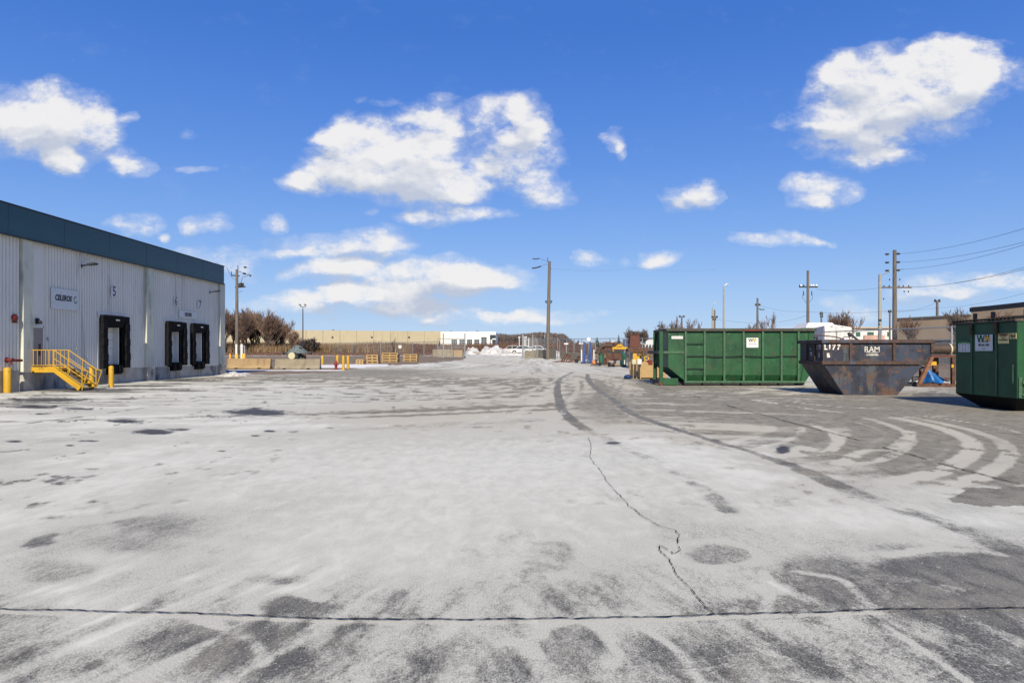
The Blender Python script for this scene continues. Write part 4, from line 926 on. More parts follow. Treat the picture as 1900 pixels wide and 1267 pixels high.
q.quad((x1,yin,.8),(x1,yb,.8),(x1,yb,zr-.1),(x1,yin,zr-.1)); q.quad((x1-.35,yin,.2),(x1-.35,yb,.2),(x1,yb,.8),(x1,yin,.8)); q.quad((xa,yin+.16,.19),(xa,yb,.19),(x1-.3,yb,.19),(x1-.3,yin+.16,.19))
q.quad((x0,yin+.02,1.6),(x1,yin+.02,1.6),(x1,yb-.02,1.6),(x0,yb-.02,1.6))
q.build('body', m_green, gc)
for px_ in (1271.5, 1306.6, 1343, 1378.6, 1414.4, 1449, 1480.5):
    x = GX(px_); q = MB(); q.box(x-.045, gd0-.09, .20, x+.045, gd0-.001, zr-.12); q.build('rib', m_greenrib, gc, bevel=.01)
q = MB(); q.box(x0-.06, gd0-.12, zr-.12, x1+.05, gd0+.05, zr); q.box(x0-.10, gd1-.05, zr-.12, x1+.05, gd1+.1, zr); q.box(x0-.12, gd0-.121, zr-.11, x0-.01, gd1+.1, zr-.004); q.box(x1-.02, gd0-.05, zr-.11, x1+.06, gd1, zr-.01); q.build('rim', m_rim, gc, bevel=.01)
q = MB(); q.box(GX(1378.6), gd0-.125, zr-.11, GX(1414.4), gd0-.122, zr-.06); q.build('red_rim_paint', m_redd, gc)
q = MB(); q.box(xa-.05, gd0-.10, .12, x1-.42, gd0+.04, .21); q.build('side_rail', m_greenrib, gc, bevel=.01)
for y in (gd0+.35, gd1-.55): q = MB(); q.box(GX(1224)+.1, y-.07, .02, x1-.3, y+.07, .19); q.build('skid', m_dark, gc)
q = MB(); q.box(GX(1230.5), gd0-.02, .03, GX(1258), gd0+.12, .32); q.build('nose_plate', m_green2, gc)
for y0_, pxx in ((gd0+.0, 1224), (gd1-.25, 1216)):
    X_ = GX(1224) if pxx == 1224 else XA(1211, gd1); q = MB(); q.box(X_, y0_, 0.12, X_+.15, y0_+.14, zr-.12); q.build('end_post', m_green2, gc, bevel=.01)
    q = MB(); q.lathe([(.02,0),(.12,.005),(.12,.14),(.02,.145)], 14, (X_+.08, y0_, .12), 'y'); q.build('roller', m_rust, gc, smooth=True)
q = MB(); q.box(GX(1226)-.08, gd0+.02, 1.36, GX(1226)-.005, gd1-.02, 1.48); q.box(GX(1225), gd0+.15, .12, GX(1225)+.1, gd1-.26, .2); q.build('end_crossbar', m_rim, gc)
q = MB(); q.box(GX(1230.6), gd0-.03, 1.37, xa-.05, gd0-.001, 1.47); q.build('side_band', m_greenrib, gc)
for py_, a, c in ((637, 1271.5, 1306.6), (684, 1271.5, 1306.6)):
    z = ZA(py_, gd0-.1); q = MB(); q.tube([(GX(a), gd0-.075, z), (GX((a+c)/2), gd0-.075, z+(.02 if py_ > 650 else -.01)), (GX(c), gd0-.075, z)], .018, 6); q.build('ladder_rung', m_dark, gc)
z = ZA(660.5, gd0-.1); pts = []
for i, px_ in enumerate((1271.5, 1289, 1306.6, 1325, 1343, 1361, 1378.6, 1396, 1414.4, 1431, 1449, 1465, 1480.5)): pts.append((GX(px_), gd0-.075, z+(-.015 if i % 2 else 0)+.02*math.sin(i*1.3)))
q = MB(); q.tube(pts, .018, 6); q.build('tarp_rod', m_dark, gc)
q = MB(); q.bar((GX(1503), gd0-.02, zr-.15), (GX(1486), gd0-.02, .25), .05); q.build('brace', m_green2, gc)
q = MB(); q.box(x1-.02, gd0-.06, 2.0, x1+.14, gd0+.1, 2.08); q.box(x1-.02, gd0-.06, 1.86, x1+.10, gd0+.1, 1.92); q.tube([(x1+.1,gd0,2.1),(x1+.1,gd0,1.84)], .04, 8); q.build('door_hinge', m_dark, gc)
def wm_logo(parent, cx, cz, w, M, plane):
    """a bold W in green and M in yellow that share their middle, plane(u, v) -> 3d point"""
    def poly(pts, m, name):
        q = MB()
        for P in pts: q.quad(*[plane(cx+u*w, cz+v*w) for u, v in P])
        q.build(name, m, parent)
    hgt = .34
    def zig(xs, t, up):
        out = []
        for i in range(len(xs)-1):
            a, c = xs[i], xs[i+1]; va, vc = ((hgt/2, -hgt/2) if (i % 2 == 0) == up else (-hgt/2, hgt/2))
            out.append([(a, va), (a+t, va), (c+t, vc), (c, vc)])
        return out
    poly(zig([-.5, -.38, -.25, -.12, .0], .10, True), m_wmg, 'logo_w'); poly(zig([.04, .13, .22, .31, .40], .10, False), m_wmy, 'logo_m')
def front_sign(name, label, px0, px1, pyt, pyb, d, m=m_white):
    t = thing(name, label, 'sign', (XA((px0+px1)/2, d), d, ZA(pyb, d))); w = (px1-px0)/F*d; h = (pyb-pyt)/F*d
    q = MB(); q.box(-w/2, -.006, 0, w/2, .0, h); q.build('panel', m, t); return t, w, h
RF = (R(90), 0, 0)
s, w, h = front_sign('logo_sign', 'white square sign with a green and yellow WM logo on the ribbed container', 1385, 1407, 626.8, 644.8, gd0-.012)
wm_logo(s, 0, h*.78, w*.72, None, lambda u, v: (u, -.009, v)); text('800 665 1898', .06, s, (0, -.009, h*.35), RF, m_ink, .001, xs=.95); text('WASTE MANAGEMENT', .03, s, (0, -.009, h*.55), RF, m_ink, .001)
s, w, h = front_sign('label_strip', 'narrow white label high on the left bay of the ribbed container', 1246, 1267, 623.6, 628.7, gd0-.01); text('NO 4218 1204', .07, s, (0, -.009, h*.5), RF, m_ink, .001)
q = MB(); q.box(GX(1239.5)-.006, gd0+.35, 1.5, GX(1239.5)-.002, gd0+.5, 2.1); 
t = q.build('label_strip', m_white); t.location = (-.01, .9, 0); tag(t, 'upright white label on the shaded left end of the ribbed container', 'label')

# ------------------------------------------------------------------ blue skip
rd0, rd1 = 22.9, 24.7; K = F/rd0; RX = lambda px: (px-CX)/K
sk = thing('skip_bin', 'rusty navy blue skip with sloping ends and the letters RAM', 'skip', (0, 0, 0))
xl, xr = RX(1527), RX(1730); bl, br = RX(1566), RX(1665); zt_, zm, zs = 1.86, 1.07, 1.40
q = MB()
fr = [(bl,.0),(br,.0),(xr,zs),(xr,zt_-.02),(xl,zt_-.02),(xl,zm)]
def cap(y, flip=False):
    P = [(x, y, z) for x, z in fr]; q.quad(*(P[::-1] if flip else P))
n_seg = 1
cap(rd0); cap(rd1, True)
for (a, za), (c, zc) in ((fr[0],fr[1]),(fr[1],fr[2]),(fr[2],fr[3]),(fr[4],fr[5]),(fr[5],fr[0])):
    q.quad((a,rd0,za),(a,rd1,za),(c,rd1,zc),(c,rd0,zc))
q.quad((xl,rd0+.03,1.5),(xr,rd0+.03,1.5),(xr,rd1-.03,1.5),(xl,rd1-.03,1.5)); q.build('body', m_blue, sk)
q = MB(); q.box(xl-.07, rd0-.08, zt_-.12, xr+.03, rd0+.05, zt_); q.box(xl-.07, rd1-.05, zt_-.12, xr+.03, rd1+.08, zt_); q.box(xl-.071, rd0-.03, zt_-.119, xl+.02, rd1+.03, zt_-.003); q.box(xr-.04, rd0-.03, zt_-.119, xr+.031, rd1+.03, zt_-.003); q.build('rim', m_bluerim, sk, bevel=.01)
q = MB(); q.box(xl-.05, rd0-.06, zm-.05, RX(1706), rd0-.001, zm+.07); q.box(xl-.052, rd0-.03, zm-.05, xl-.001, rd1+.03, zm+.07); q.build('belt', m_bluerim, sk, bevel=.01)
for px_ in (1577.5, 1658):
    x = RX(px_); q = MB(); q.box(x-.045, rd0-.058, zm+.07, x+.045, rd0-.001, zt_-.12); q.build('rib', m_bluerim, sk, bevel=.008)
q = MB(); q.box(xl-.012, rd0-.025, zm+.07, xl+.035, rd0-.001, zt_-.12); q.build('corner_post', m_bluerim, sk); q = MB(); q.box(xr-.07, rd0-.05, zs+.02, xr+.012, rd0-.001, zt_-.12); q.build('corner_post', m_bluerim, sk)
for y in (rd0+.55, rd0+1.2): q = MB(); q.box(xl-.055, y-.035, zm+.07, xl-.001, y+.035, zt_-.12); q.build('rib', m_bluerim, sk)
m_let = mat('chipped_white_letters', (.52, .50, .46), .6, 0, .1, 8, dirt=((.12,.06,.04), .28, 9, one))
text('RAM', .26, sk, (RX(1618), rd0-.004, ZA(648.5, rd0)), RF, m_let, .002, xs=1.0, bold=.003)
for u in (-1, 1):
    q = MB(); q.box(RX(1607), rd0-.006, ZA(653.6 if u < 0 else 659.6, rd0), RX(1631), rd0-.002, ZA(652.8 if u < 0 else 658.9, rd0)); q.build('lettering', m_let, sk)
text('DISPOSAL & RECYCLING', .035, sk, (RX(1618), rd0-.004, ZA(655.2, rd0)), RF, m_let, .001, xs=.95)
text('1-877-RAM-BINS', .06, sk, (RX(1618), rd0-.004, ZA(658, rd0)), RF, m_let, .001, xs=.9, bold=.003)
m_let2 = mat('rust_bitten_white_letters', (.66, .62, .56), .6, 0, .1, 8, dirt=((.2,.07,.03), .42, 12, one))
text('L I 7 7', .22, sk, (RX(1544), rd0-.004, ZA(644.5, rd0)), RF, m_let2, .002, xs=.95, bold=.012)
text('S', .20, sk, (RX(1537), rd0-.004, ZA(659.5, rd0)), RF, m_let2, .002, bold=.015)
text('1 77', .20, sk, (xl-.003, rd0+.32, ZA(644.5, 23.3)), (R(90),0,R(-90)), m_let, .002, xs=1.0, bold=.006)
text('S', .20, sk, (xl-.003, rd0+.28, ZA(659, 23.3)), (R(90),0,R(-90)), m_let, .002, bold=.004)
text('e', .16, sk, (xl-.003, rd0+.95, ZA(647.5, 23.9)), (R(90),0,R(-90)), m_let, .002, bold=.008); text('62', .17, sk, (xl-.003, rd0+.92, ZA(656.5, 23.9)), (R(90),0,R(-90)), m_let, .002, bold=.008)
# debris sticking out
def bars(name, label, cat, segs, m, w=.05):
    P0 = Vector(segs[0][0]); q = MB()
    for a, c in segs: q.bar(Vector(a)-P0, Vector(c)-P0, w)
    t = q.build(name, m); t.location = P0; tag(t, label, cat); return t
Y_ = 23.8
bars('scrap_beam', 'black steel beam sticking up out of the navy skip', 'scrap', [((XA(1594,Y_),Y_,ZA(633,Y_)),(XA(1577,Y_),Y_+.1,ZA(617,Y_))),((XA(1577,Y_),Y_+.1,ZA(617,Y_)),(XA(1580,Y_),Y_+.1,ZA(625,Y_)))], m_dark, .07)
t = MB().tube([(XA(1511,Y_),Y_,ZA(621.5,Y_)),(XA(1532,Y_),Y_,ZA(623,Y_)),(XA(1550,Y_),Y_,ZA(625,Y_)),(XA(1566,Y_),Y_,ZA(629.5,Y_))], .02, 6).build('bent_rod', m_rust); tag(t, 'thin bent rod lying across the top of the navy skip', 'scrap')
t = MB().tube([(XA(1560,Y_),Y_+.2,ZA(632,Y_)),(XA(1572,Y_),Y_+.2,ZA(625,Y_)),(XA(1581,Y_),Y_+.2,ZA(624.5,Y_)),(XA(1583,Y_),Y_+.2,ZA(632,Y_))], .015, 6).build('bent_wire', m_dark); tag(t, 'looped dark wire beside the black beam in the navy skip', 'scrap')

# ------------------------------------------------------------------ right green compactor bin
cb = thing('compactor_bin', 'dark green lidded waste compactor bin at the right edge', 'dumpster', (0, 0, 0))
BX, by0, by1, bxe = 12.2, 16.49, 18.78, 15.2; zb0, ztop = .33, 2.2
q = MB(); A0 = [(BX,by0),(bxe,by0),(bxe,by1),(BX,by1)]; I = [(BX+.28,by0+.42),(bxe-.28,by0+.42),(bxe-.28,by1-.62),(BX+.28,by1-.62)]
q.hexa([(x,y,zb0) for x,y in A0]+[(x,y,ztop) for x,y in A0]); q.build('body', m_green2, cb, bevel=.012)
q = MB(); q.hexa([(x,y,0.0) for x,y in I]+[(x,y,zb0-.003) for x,y in A0]); q.build('belly', m_black, cb)  # underside shade put into the colour: black instead of the body green
for px_ in (1804, 1849.5):
    d = BX*F/(px_-CX); q = MB(); q.box(BX-.025, d-.02, zb0+.02, BX-.001, d+.02, ztop-.03); q.build('rib', m_greenrib, cb)
    q = MB(); q.box(BX-.05, d-.05, ztop-.28, BX-.026, d+.05, ztop+.04); q.build('hinge_strap', m_rust, cb)
q = MB(); q.box(BX-.06, by0-.02, ztop-.0, bxe, by1+.05, ztop+.05); q.build('rim', m_rim, cb)
lid = MB(); n = 17
for i in range(n):
    y0_, y1_ = by0-.02+(by1-by0+.08)*i/n, by0-.02+(by1-by0+.08)*(i+1)/n; ym = (y0_+y1_)/2
    for j in range(5):
        xa_, xb_ = BX-.06+.6*j, BX-.06+.6*(j+1); za, zb_ = ztop+.055+.16*math.sin(j/5*1.57), ztop+.055+.16*math.sin((j+1)/5*1.57)
        lid.quad((xa_,y0_,za),(xb_,y0_,zb_),(xb_,ym,zb_+.05),(xa_,ym,za+.05)); lid.quad((xa_,ym,za+.05),(xb_,ym,zb_+.05),(xb_,y1_,zb_),(xa_,y1_,za))
lid.build('lid', m_black, cb)
q = MB(); q.box(BX+.18, by0-.03, 1.05, BX+.24, by0-.001, ztop-.25); q.box(BX+.18, by0-.03, ztop-.25, bxe-.3, by0-.001, ztop-.19); q.box(BX+.18, by0-.03, .99, bxe-.3, by0-.001, 1.05); q.build('opening_frame', m_greenrib, cb)
q = MB(); q.box(BX+.24, by0-.012, 1.06, bxe-.3, by0-.002, ztop-.26); q.build('opening', m_black, cb)
q = MB(); q.bar((BX+.1, by0-.04, .72), (BX+.5, by0-.25, .66), .05); q.bar((BX+.1, by0-.04, .42), (BX+.45, by0-.2, .62), .04); q.box(BX+.02, by0-.03, .35, BX+.1, by0-.001, .85); q.build('bracket', m_greenrib, cb)
q = MB(); q.box(BX-.02, by0+.12, .7, BX-.001, by0+.15, 1.15); q.build('grab_bar', m_greenrib, cb)
RL = (R(90), 0, R(-90))
def side_sign(name, label, px0, px1, pyt, pyb, m=m_white, off=.006):
    d0, d1 = BX*F/(px0-CX), BX*F/(px1-CX); dm = (d0+d1)/2; w = d0-d1
    zt1, zb1 = ZA(pyt, dm), ZA(pyb, dm); t = thing(name, label, 'sign', (BX-off, dm, zb1)); q = MB(); q.box(-.006, -w/2, 0, 0, w/2, zt1-zb1); q.build('panel', m, t); return t, w, zt1-zb1
s, w, h = side_sign('logo_sign', 'white sign with a green and yellow WM logo on the dark green bin', 1811.6, 1844, 621, 651, off=.027)
wm_logo(s, 0, h*.77, w*.80, None, lambda u, v: (-.009, -u, v)); text('800 665 1898', .085, s, (-.009, 0, h*.36), RL, m_ink, .001, xs=.85, bold=.001); text('WASTE MANAGEMENT', .036, s, (-.009, 0, h*.56), RL, m_ink, .001); text('wm.com', .035, s, (-.009, 0, h*.14), RL, m_ink, .001)
s, w, h = side_sign('sorting_sign', 'white sticker of small dark pictures under a green heading', 1778.8, 1800.8, 634.7, 653)
q = MB(); q.box(-.009, -w/2, h*.84, -.006, w/2, h); q.build('heading', mat('leaf_green', (.06,.26,.05), .5, 0, .05, 3), s); text('CARDBOARD', .035, s, (-.011, 0, h*.93), RL, m_white, .001)
for i in range(4):
    for j in range(3):
        q = MB(); cy_, cz_ = (-.36+.24*i)*w, h*(.2+.25*j); r = random.uniform(.012, .024); q.lathe([(r,-.009),(r*.8,-.0065)], 5+(i+j) % 3, (0, cy_, cz_), 'x'); q.build('picture', m_ink if (i*j) % 3 else m_redd, s)
s, w, h = side_sign('warning_sign', 'yellow warning sticker with a red band and small print', 1852.6, 1872.6, 618.7, 637.3, m_yplate)
q = MB(); q.box(-.009, -w/2+.01, h*.8, -.006, w/2-.01, h*.97); q.build('red_band', m_orange, s); text('WARNING', .06, s, (-.011, 0, h*.88), RL, m_ink, .001, xs=.9); text('NO TRESPASSING', .042, s, (-.009, 0, h*.36), RL, m_ink, .001, xs=.9, bold=.002); text('KEEP HANDS\nCLEAR', .04, s, (-.009, 0, h*.64), RL, m_redd, .001)
s, w, h = side_sign('small_sticker', 'small yellow sticker with the large letters Byd at the bin corner', 1874, 1886.6, 618, 628.6, m_yplate); text('Byd', .115, s, (-.009, 0, h*.5), RL, m_ink, .001, xs=.9, bold=.003)

# ------------------------------------------------------------------ roller rack, tarp
fd = 28.0; rk = thing('roller_rack', 'rusty steel A-frame rack carrying a dark rubber roller', 'rack', (0, 0, 0))
FX = lambda px: XA(px, fd); FZ = lambda py: ZA(py, fd)
for y in (fd, fd+1.1):
    q = MB(); q.bar((FX(1704), y, FZ(716)), (FX(1729), y, FZ(662)), .13); q.build('leg', m_rusto if y == fd else m_rust, rk)
    q = MB(); q.bar((FX(1768), y, .02), (FX(1768), y, FZ(661)), .13); q.build('leg', m_rust, rk)
    q = MB(); q.bar((FX(1700), y, .08), (FX(1790), y-.05, .05), .13); q.build('base_beam', m_rust, rk)
    q = MB(); q.bar((FX(1727), y, FZ(661)), (FX(1790), y, FZ(661)), .10); q.build('top_beam', m_rustr, rk)
q = MB(); q.bar((FX(1758), fd+.9, .1), (FX(1758), fd+.9, FZ(664)), .1); q.bar((FX(1740), fd+1.2, .1), (FX(1740), fd+1.2, FZ(680)), .08); q.bar((FX(1742), fd+1.0, FZ(703)), (FX(1790), fd+1.0, FZ(705)), .12); q.build('brace', m_rust, rk)
ro = thing('rubber_roller', 'dark rubber roller with cream end rings on the rusty rack', 'roller', (FX(1756), fd+.5, FZ(648)))
q = MB(); q.lathe([(.20,-.42),(.20,.8)], 24, (0,0,0), 'x'); q.build('drum', m_brownpipe, ro, smooth=True)
for x in (-.44, .42): q = MB(); q.lathe([(.24,x-.03),(.24,x+.03)], 24, (0,0,0), 'x'); q.build('end_ring', m_cream, ro, smooth=True)
q = MB(); q.lathe([(.18,-.55),(.22,-.48)], 16, (0,0,-.03), 'x'); q.tube([(-.5,0,.0),(-.72,0,-.25),(-.8,0,-.42)], .10, 8); q.tube([(-.25,0,.2),(-.1,0,.3),(.1,0,.29)], .02, 6); q.build('bearing', m_dark, ro)
q = MB(); q.box(FX(1728)-0, fd+.15, FZ(678), FX(1742), fd+.6, FZ(671)); t = q.build('yellow_box', m_yel); tag(t, 'small yellow steel box inside the roller rack', 'box')
q = MB(); q.box(FX(1763), fd-.09, FZ(682), FX(1767), fd-.07, FZ(676)); t = q.build('yellow_tag', m_yel); tag(t, 'small yellow tag on the right leg of the roller rack', 'tag')
# tarp: folded cloth draped from an apex
q = MB(); n = 26; m_ = 12; ap = Vector((FX(1727), fd+.3, FZ(682))); grid = []
for i in range(n+1):
    t_ = i/n; foot = Vector((FX(1711)+(FX(1770)-FX(1711))*t_, fd+.2+.25*math.sin(t_*9), .12+.03*math.sin(t_*23)+.10*t_))
    row = []
    for j in range(m_+1):
        s_ = j/m_; p = ap.lerp(foot, s_); sag = -.10*math.sin(s_*math.pi)*t_*(1.2-t_); fold = .07*math.sin(t_*26+s_*3)*s_
        row.append(p+Vector((0, fold-.12*s_*math.sin(t_*math.pi), sag)))
    grid.append(row)
for i in range(n):
    for j in range(m_): q.quad(grid[i][j], grid[i+1][j], grid[i+1][j+1], grid[i][j+1])
t = q.build('tarpaulin', m_bluet, smooth=True); t.modifiers.clear(); sm = t.modifiers.new('w', 'WELD'); sm.merge_threshold = .001; so = t.modifiers.new('s', 'SOLIDIFY'); so.thickness = .01; tag(t, 'crumpled bright blue tarpaulin heaped inside the roller rack', 'tarpaulin')
# odd steel stairs/lattice behind skip right
la = thing('steel_lattice', 'pile of small grey steel bars and brackets right of the navy skip', 'scrap', (FX(1690), fd+.8, 0)); r = random.Random(3)
for i in range(11):
    q = MB(); a = Vector((r.uniform(0, .6), r.uniform(-.2, .3), .08+i*.07)); q.bar(a, a+Vector((r.uniform(.25, .55), r.uniform(-.1, .1), r.uniform(-.05, .3))), .04); q.build('bar', m_galv if i % 3 == 0 else m_dark, la)
q = MB(); q.box(-.35, -.2, .0, .7, .3, .1); q.build('base_plate', m_dark, la); q = MB(); q.bar((.42,-.2,.1),(.42,-.2,.75), .05); q.bar((.05,-.2,.78),(.9,-.2,.8), .04); q.build('upright', m_dark, la)

# ------------------------------------------------------------------ pine crate
c0 = G(1189.5, 703.4); cr = thing('pine_crate', 'open pine crate with upright battens left of the green container', 'crate', c0)
fl = G(1167.8, 700); lv = Vector((fl[0]-c0[0], fl[1]-c0[1], 0)); fv = Vector((lv.y, -lv.x, 0)).normalized(); lv_n = lv.normalized(); LL = 2.3; FW = 1.35; ch = .87
Mx = Matrix((( fv.x, lv_n.x, 0, 0), (fv.y, lv_n.y, 0, 0), (0, 0, 1, 0), (0, 0, 0, 1)))
def cbox(x0, y0, z0, x1, y1, z1, nm, m): q = MB(); q.box(x0, y0, z0, x1, y1, z1, Mx); q.build(nm, m, cr)
for k in range(6):
    z0 = .09+k*(ch-.09)/6
    cbox(0, 0, z0, FW, .025, z0+(ch-.09)/6-.008, 'plank', m_wood); cbox(0, LL-.025, z0, FW, LL, z0+(ch-.09)/6-.008, 'plank', m_wood)
    cbox(-.002, .026, z0, .022, LL-.026, z0+(ch-.09)/6-.008, 'plank', m_wood); cbox(FW-.022, .026, z0, FW+.002, LL-.026, z0+(ch-.09)/6-.008, 'plank', m_wood)
for k in range(4): y = .02+k*(LL-.14)/3; cbox(-.045, y, 0, -.003, y+.09, ch+.02, 'batten', m_woodd)
cbox(.02, .03, .06, FW-.03, LL-.03, .09, 'floor', m_wood)
for k in range(3): x = .05+k*.55; cbox(x, .05, 0, x+.1, LL-.05, .058, 'skid', m_dark)
def junk(name, label, px0, px1, pyt, pyb, d, m, dp=.4, rz=0, cat='scrap'):
    w = (px1-px0)/F*d; q = MB(); q.box(-w/2, 0, 0, w/2, dp, (pyb-pyt)/F*d); t = q.build(name, m, bevel=.02); t.location = (XA((px0+px1)/2, d), d, ZA(pyb, d)); t.rotation_euler[2] = rz; tag(t, label, cat); return t
junk('cream_box', 'small cream box with dark openings resting in the pine crate', 1173, 1180.5, 667, 676, 35.2, m_cream, .25, .1, 'box')
junk('scrap_sheet', 'pale grey sheet leaning in the pine crate', 1182.5, 1190.5, 666, 676, 35.4, m_signw, .05, -.2, 'panel')
junk('maroon_sack', 'dull maroon sack at the right end of the pine crate', 1203, 1211, 668, 677, 35.6, m_redd, .3, 0, 'sack')
t = MB().lathe([(.02,0),(.22,.02),(.28,.15),(.2,.3),(.05,.36)], 10).build('blue_bag', mat('navy_plastic', (.01,.03,.10), .5, 0, .3, 6), smooth=True); t.location = G(1165, 703); t.scale = (.8, .9, .65); tag(t, 'small navy plastic bag against the left end of the pine crate', 'bag')

# ------------------------------------------------------------------ scrap and machinery yard
def PT(px, py, d): return (XA(px, d), d, ZA(py, d))
d = 75.0
bars('scrap_sled', 'low rusty steel frame with a long bar lying by the concrete wall', 'scrap', [(PT(1020,673.5,d),PT(1046,669,d)),(PT(1041,672,d),PT(1066,672,d)),(PT(1042,670,d),PT(1049,658,d)),(PT(1046,671,d),PT(1053,657,d)),(PT(1049,658,d),PT(1056,657.5,d)),(PT(1056,658,d),PT(1060,668,d)),(PT(1050,671,d),PT(1056,660,d)),(PT(1053,671,d),PT(1068,668,d))], m_rustr, .12)
d = 71.0; z0 = zt(d)
br_ = thing('blue_rack', 'blue steel stand with two tall tapered uprights', 'rack', (XA(1089.5, d), d, z0))
ss = lambda px: XA(px, d)-XA(1089.5, d)
for a, c in ((1080.5, 1086.5), (1093.5, 1098.5)):
    q = MB(); mm = (a+c)/2; q.hexa([(ss(a),-.1,.1),(ss(c),-.1,.1),(ss(c),.15,.1),(ss(a),.15,.1),(ss(mm-1),-.05,ZA(634,d)-z0),(ss(mm+1),-.05,ZA(634,d)-z0),(ss(mm+1),.05,ZA(634,d)-z0),(ss(mm-1),.05,ZA(634,d)-z0)]); q.build('upright', m_bluem, br_)
for z in (.15, .5, .85): q = MB(); q.box(ss(1083), -.14, z, ss(1097.5), -.04, z+.1); q.build('crossbar', m_bluem, br_)
for a in (1085, 1090, 1095): q = MB(); q.box(ss(a)-.04, -.18, .05, ss(a)+.04, -.1, 1.0); q.build('strut', m_bluem, br_)
q = MB(); q.box(ss(1079), -.4, .0, ss(1099), .5, .09); q.build('base', m_dark, br_)
for a, yt, lab in ((1079, 650, 'short white post left of the blue stand'), (1102, 650, 'short white post right of the blue stand')):
    q = MB(); q.tube([(0,0,0),(0,0,1.25)], .07, 8); t = q.build('marker_post', m_white); t.location = (XA(a, 74), 74, zt(74)+.15); q = MB(); q.tube([(0,0,-.2),(0,0,0)], .04, 6); q.build('foot', m_dark, t); tag(t, lab, 'post', 'short white posts at the scrap')
d = 66; z0 = zt(d); op = thing('orange_pump', 'small orange pump on a dark skid', 'pump', (XA(1102, d), d, z0))
q = MB(); q.lathe([(.18,.1),(.22,.2),(.20,.34),(.10,.44),(.04,.55)], 12); q.build('housing', m_orange, op, smooth=True); q = MB(); q.box(-.3, -.2, 0, .35, .3, .09); q.build('skid', m_rust, op)
gp = thing('vertical_pump', 'green vertical pump with a thick brown curved pipe', 'pump', (XA(1115, d), d, z0)); ss = lambda px: XA(px, d)-XA(1115, d); zz = lambda py: ZA(py, d)-z0
q = MB(); q.lathe([(.30,.0),(.30,.08),(.20,.12),(.24,.5),(.20,1.0),(.26,1.05),(.26,1.12)], 16); q.build('motor', m_ggreen, gp, smooth=True)
q = MB(); q.lathe([(.30,0),(.36,.08),(.30,.2)], 14, (ss(1109.5), 0, zz(656))); q.tube([(ss(1110), 0, zz(656)), (ss(1111), 0, zz(651)), (ss(1114), 0, zz(645)), (ss(1119), 0, zz(641.5)), (ss(1126), 0, zz(641)), (ss(1136), 0, zz(641.5))], .19, 10); q.build('suction_pipe', m_brownpipe, gp, smooth=True)
q = MB(); q.tube([(ss(1122), .2, zz(642)), (ss(1119), .2, zz(652)), (ss(1119.5), .2, zz(664)), (ss(1123), .2, zz(677))], .12, 8); q.build('discharge_pipe', m_rust, gp, smooth=True)
q = MB(); q.box(ss(1104), -.3, -.02, ss(1132), .5, .1); q.build('skid', m_dark, gp)
d = 69; z0 = zt(d); rr_ = thing('rusty_rack', 'large brown rusty steel rack of stacked plates behind the yellow beam', 'rack', (XA(1142, d), d, z0)); ss = lambda px: XA(px, d)-XA(1142, d); zz = lambda py: ZA(py, d)-z0
for k, (a, c, yt, yb_) in enumerate(((1125,1161,672,678),(1124,1160,664,671),(1126,1157,656,663.5),(1125,1160,650,655),(1127,1152,643,649),(1126,1146,637,642))):
    q = MB(); q.box(ss(a), -.3+.05*k, zz(yb_), ss(c), .9, zz(yt)); q.build('plate_bundle', [m_rust, m_rustr, m_rust, m_dark, m_rustr, m_rust][k], rr_, bevel=.02)
for a in (1124.5, 1138, 1160): q = MB(); q.box(ss(a)-.06, -.42, 0, ss(a)+.06, -.31, zz(640 if a < 1150 else 655)); q.build('upright', m_rust, rr_)
d = 64; z0 = zt(d); sb = thing('spreader_beam', 'yellow lifting beam with a triangular top resting on the rusty rack', 'lifting beam', PT(1150, 648, d)); ss = lambda px: XA(px, d)-XA(1150, d); zz = lambda py: ZA(py, d)-ZA(648, d)
q = MB(); q.box(ss(1136), -.08, 0, ss(1164), .08, zz(644)); q.build('beam', m_yel, sb, bevel=.01)
q = MB(); q.bar((ss(1142), 0, zz(644)), (ss(1149), 0, zz(638.5)), .10); q.bar((ss(1157), 0, zz(644)), (ss(1150), 0, zz(638.5)), .10); q.bar((ss(1146), 0, zz(641.5)), (ss(1153), 0, zz(641.5)), .12); q.build('gusset', m_yel, sb)
for a in (1137.5, 1163): q = MB(); q.box(ss(a)-.04, -.05, zz(652), ss(a)+.04, .05, 0); q.build('lug', m_yel, sb)
d = 62; z0 = zt(d); vm = thing('green_motor', 'dark green upright motor beside the olive pipe bundle', 'motor', (XA(1158, d), d, z0))
q = MB(); q.lathe([(.3,0),(.3,.08),(.21,.1),(.21,.85),(.24,.9),(.2,1.35),(.1,1.4)], 16); q.build('casing', m_ggreen, vm, smooth=True); q = MB(); q.box(-.03, -.24, .15, .04, -.20, .6); q.build('nameplate', m_white, vm); q = MB(); q.box(-.9, -.35, -.02, .5, .4, .08); q.build('skid', m_dark, vm)
t = bars('grey_channel', 'grey steel channels leaning in a V beside the pine crate', 'scrap', [(PT(1159.5,651,60),PT(1169.5,670,60)),(PT(1171.5,652,60.3),PT(1169.8,671,60.3)),(PT(1169.6,670,60),PT(1169.6,681,60))], m_grey, .16)
lg = thing('pipe_bundle', 'bundle of olive grey pipes lying on timbers', 'pipes', (XA(1142, 63), 63, zt(63))); r = random.Random(5)
for i in range(11):
    q = MB(); z = .16+(i//4)*.13; y = -.3+(i % 4)*.16+(i//4)*.07; q.tube([(-.55+r.uniform(-.1,.1), y, z), (.6+r.uniform(-.1,.1), y+.05, z+.02)], .065, 8); q.build('pipe', m_grey if i % 3 else m_concg, lg)
q = MB(); q.box(-.5, -.5, 0, -.35, .5, .09); q.box(.35, -.5, 0, .5, .5, .09); q.build('timber', m_wood, lg)
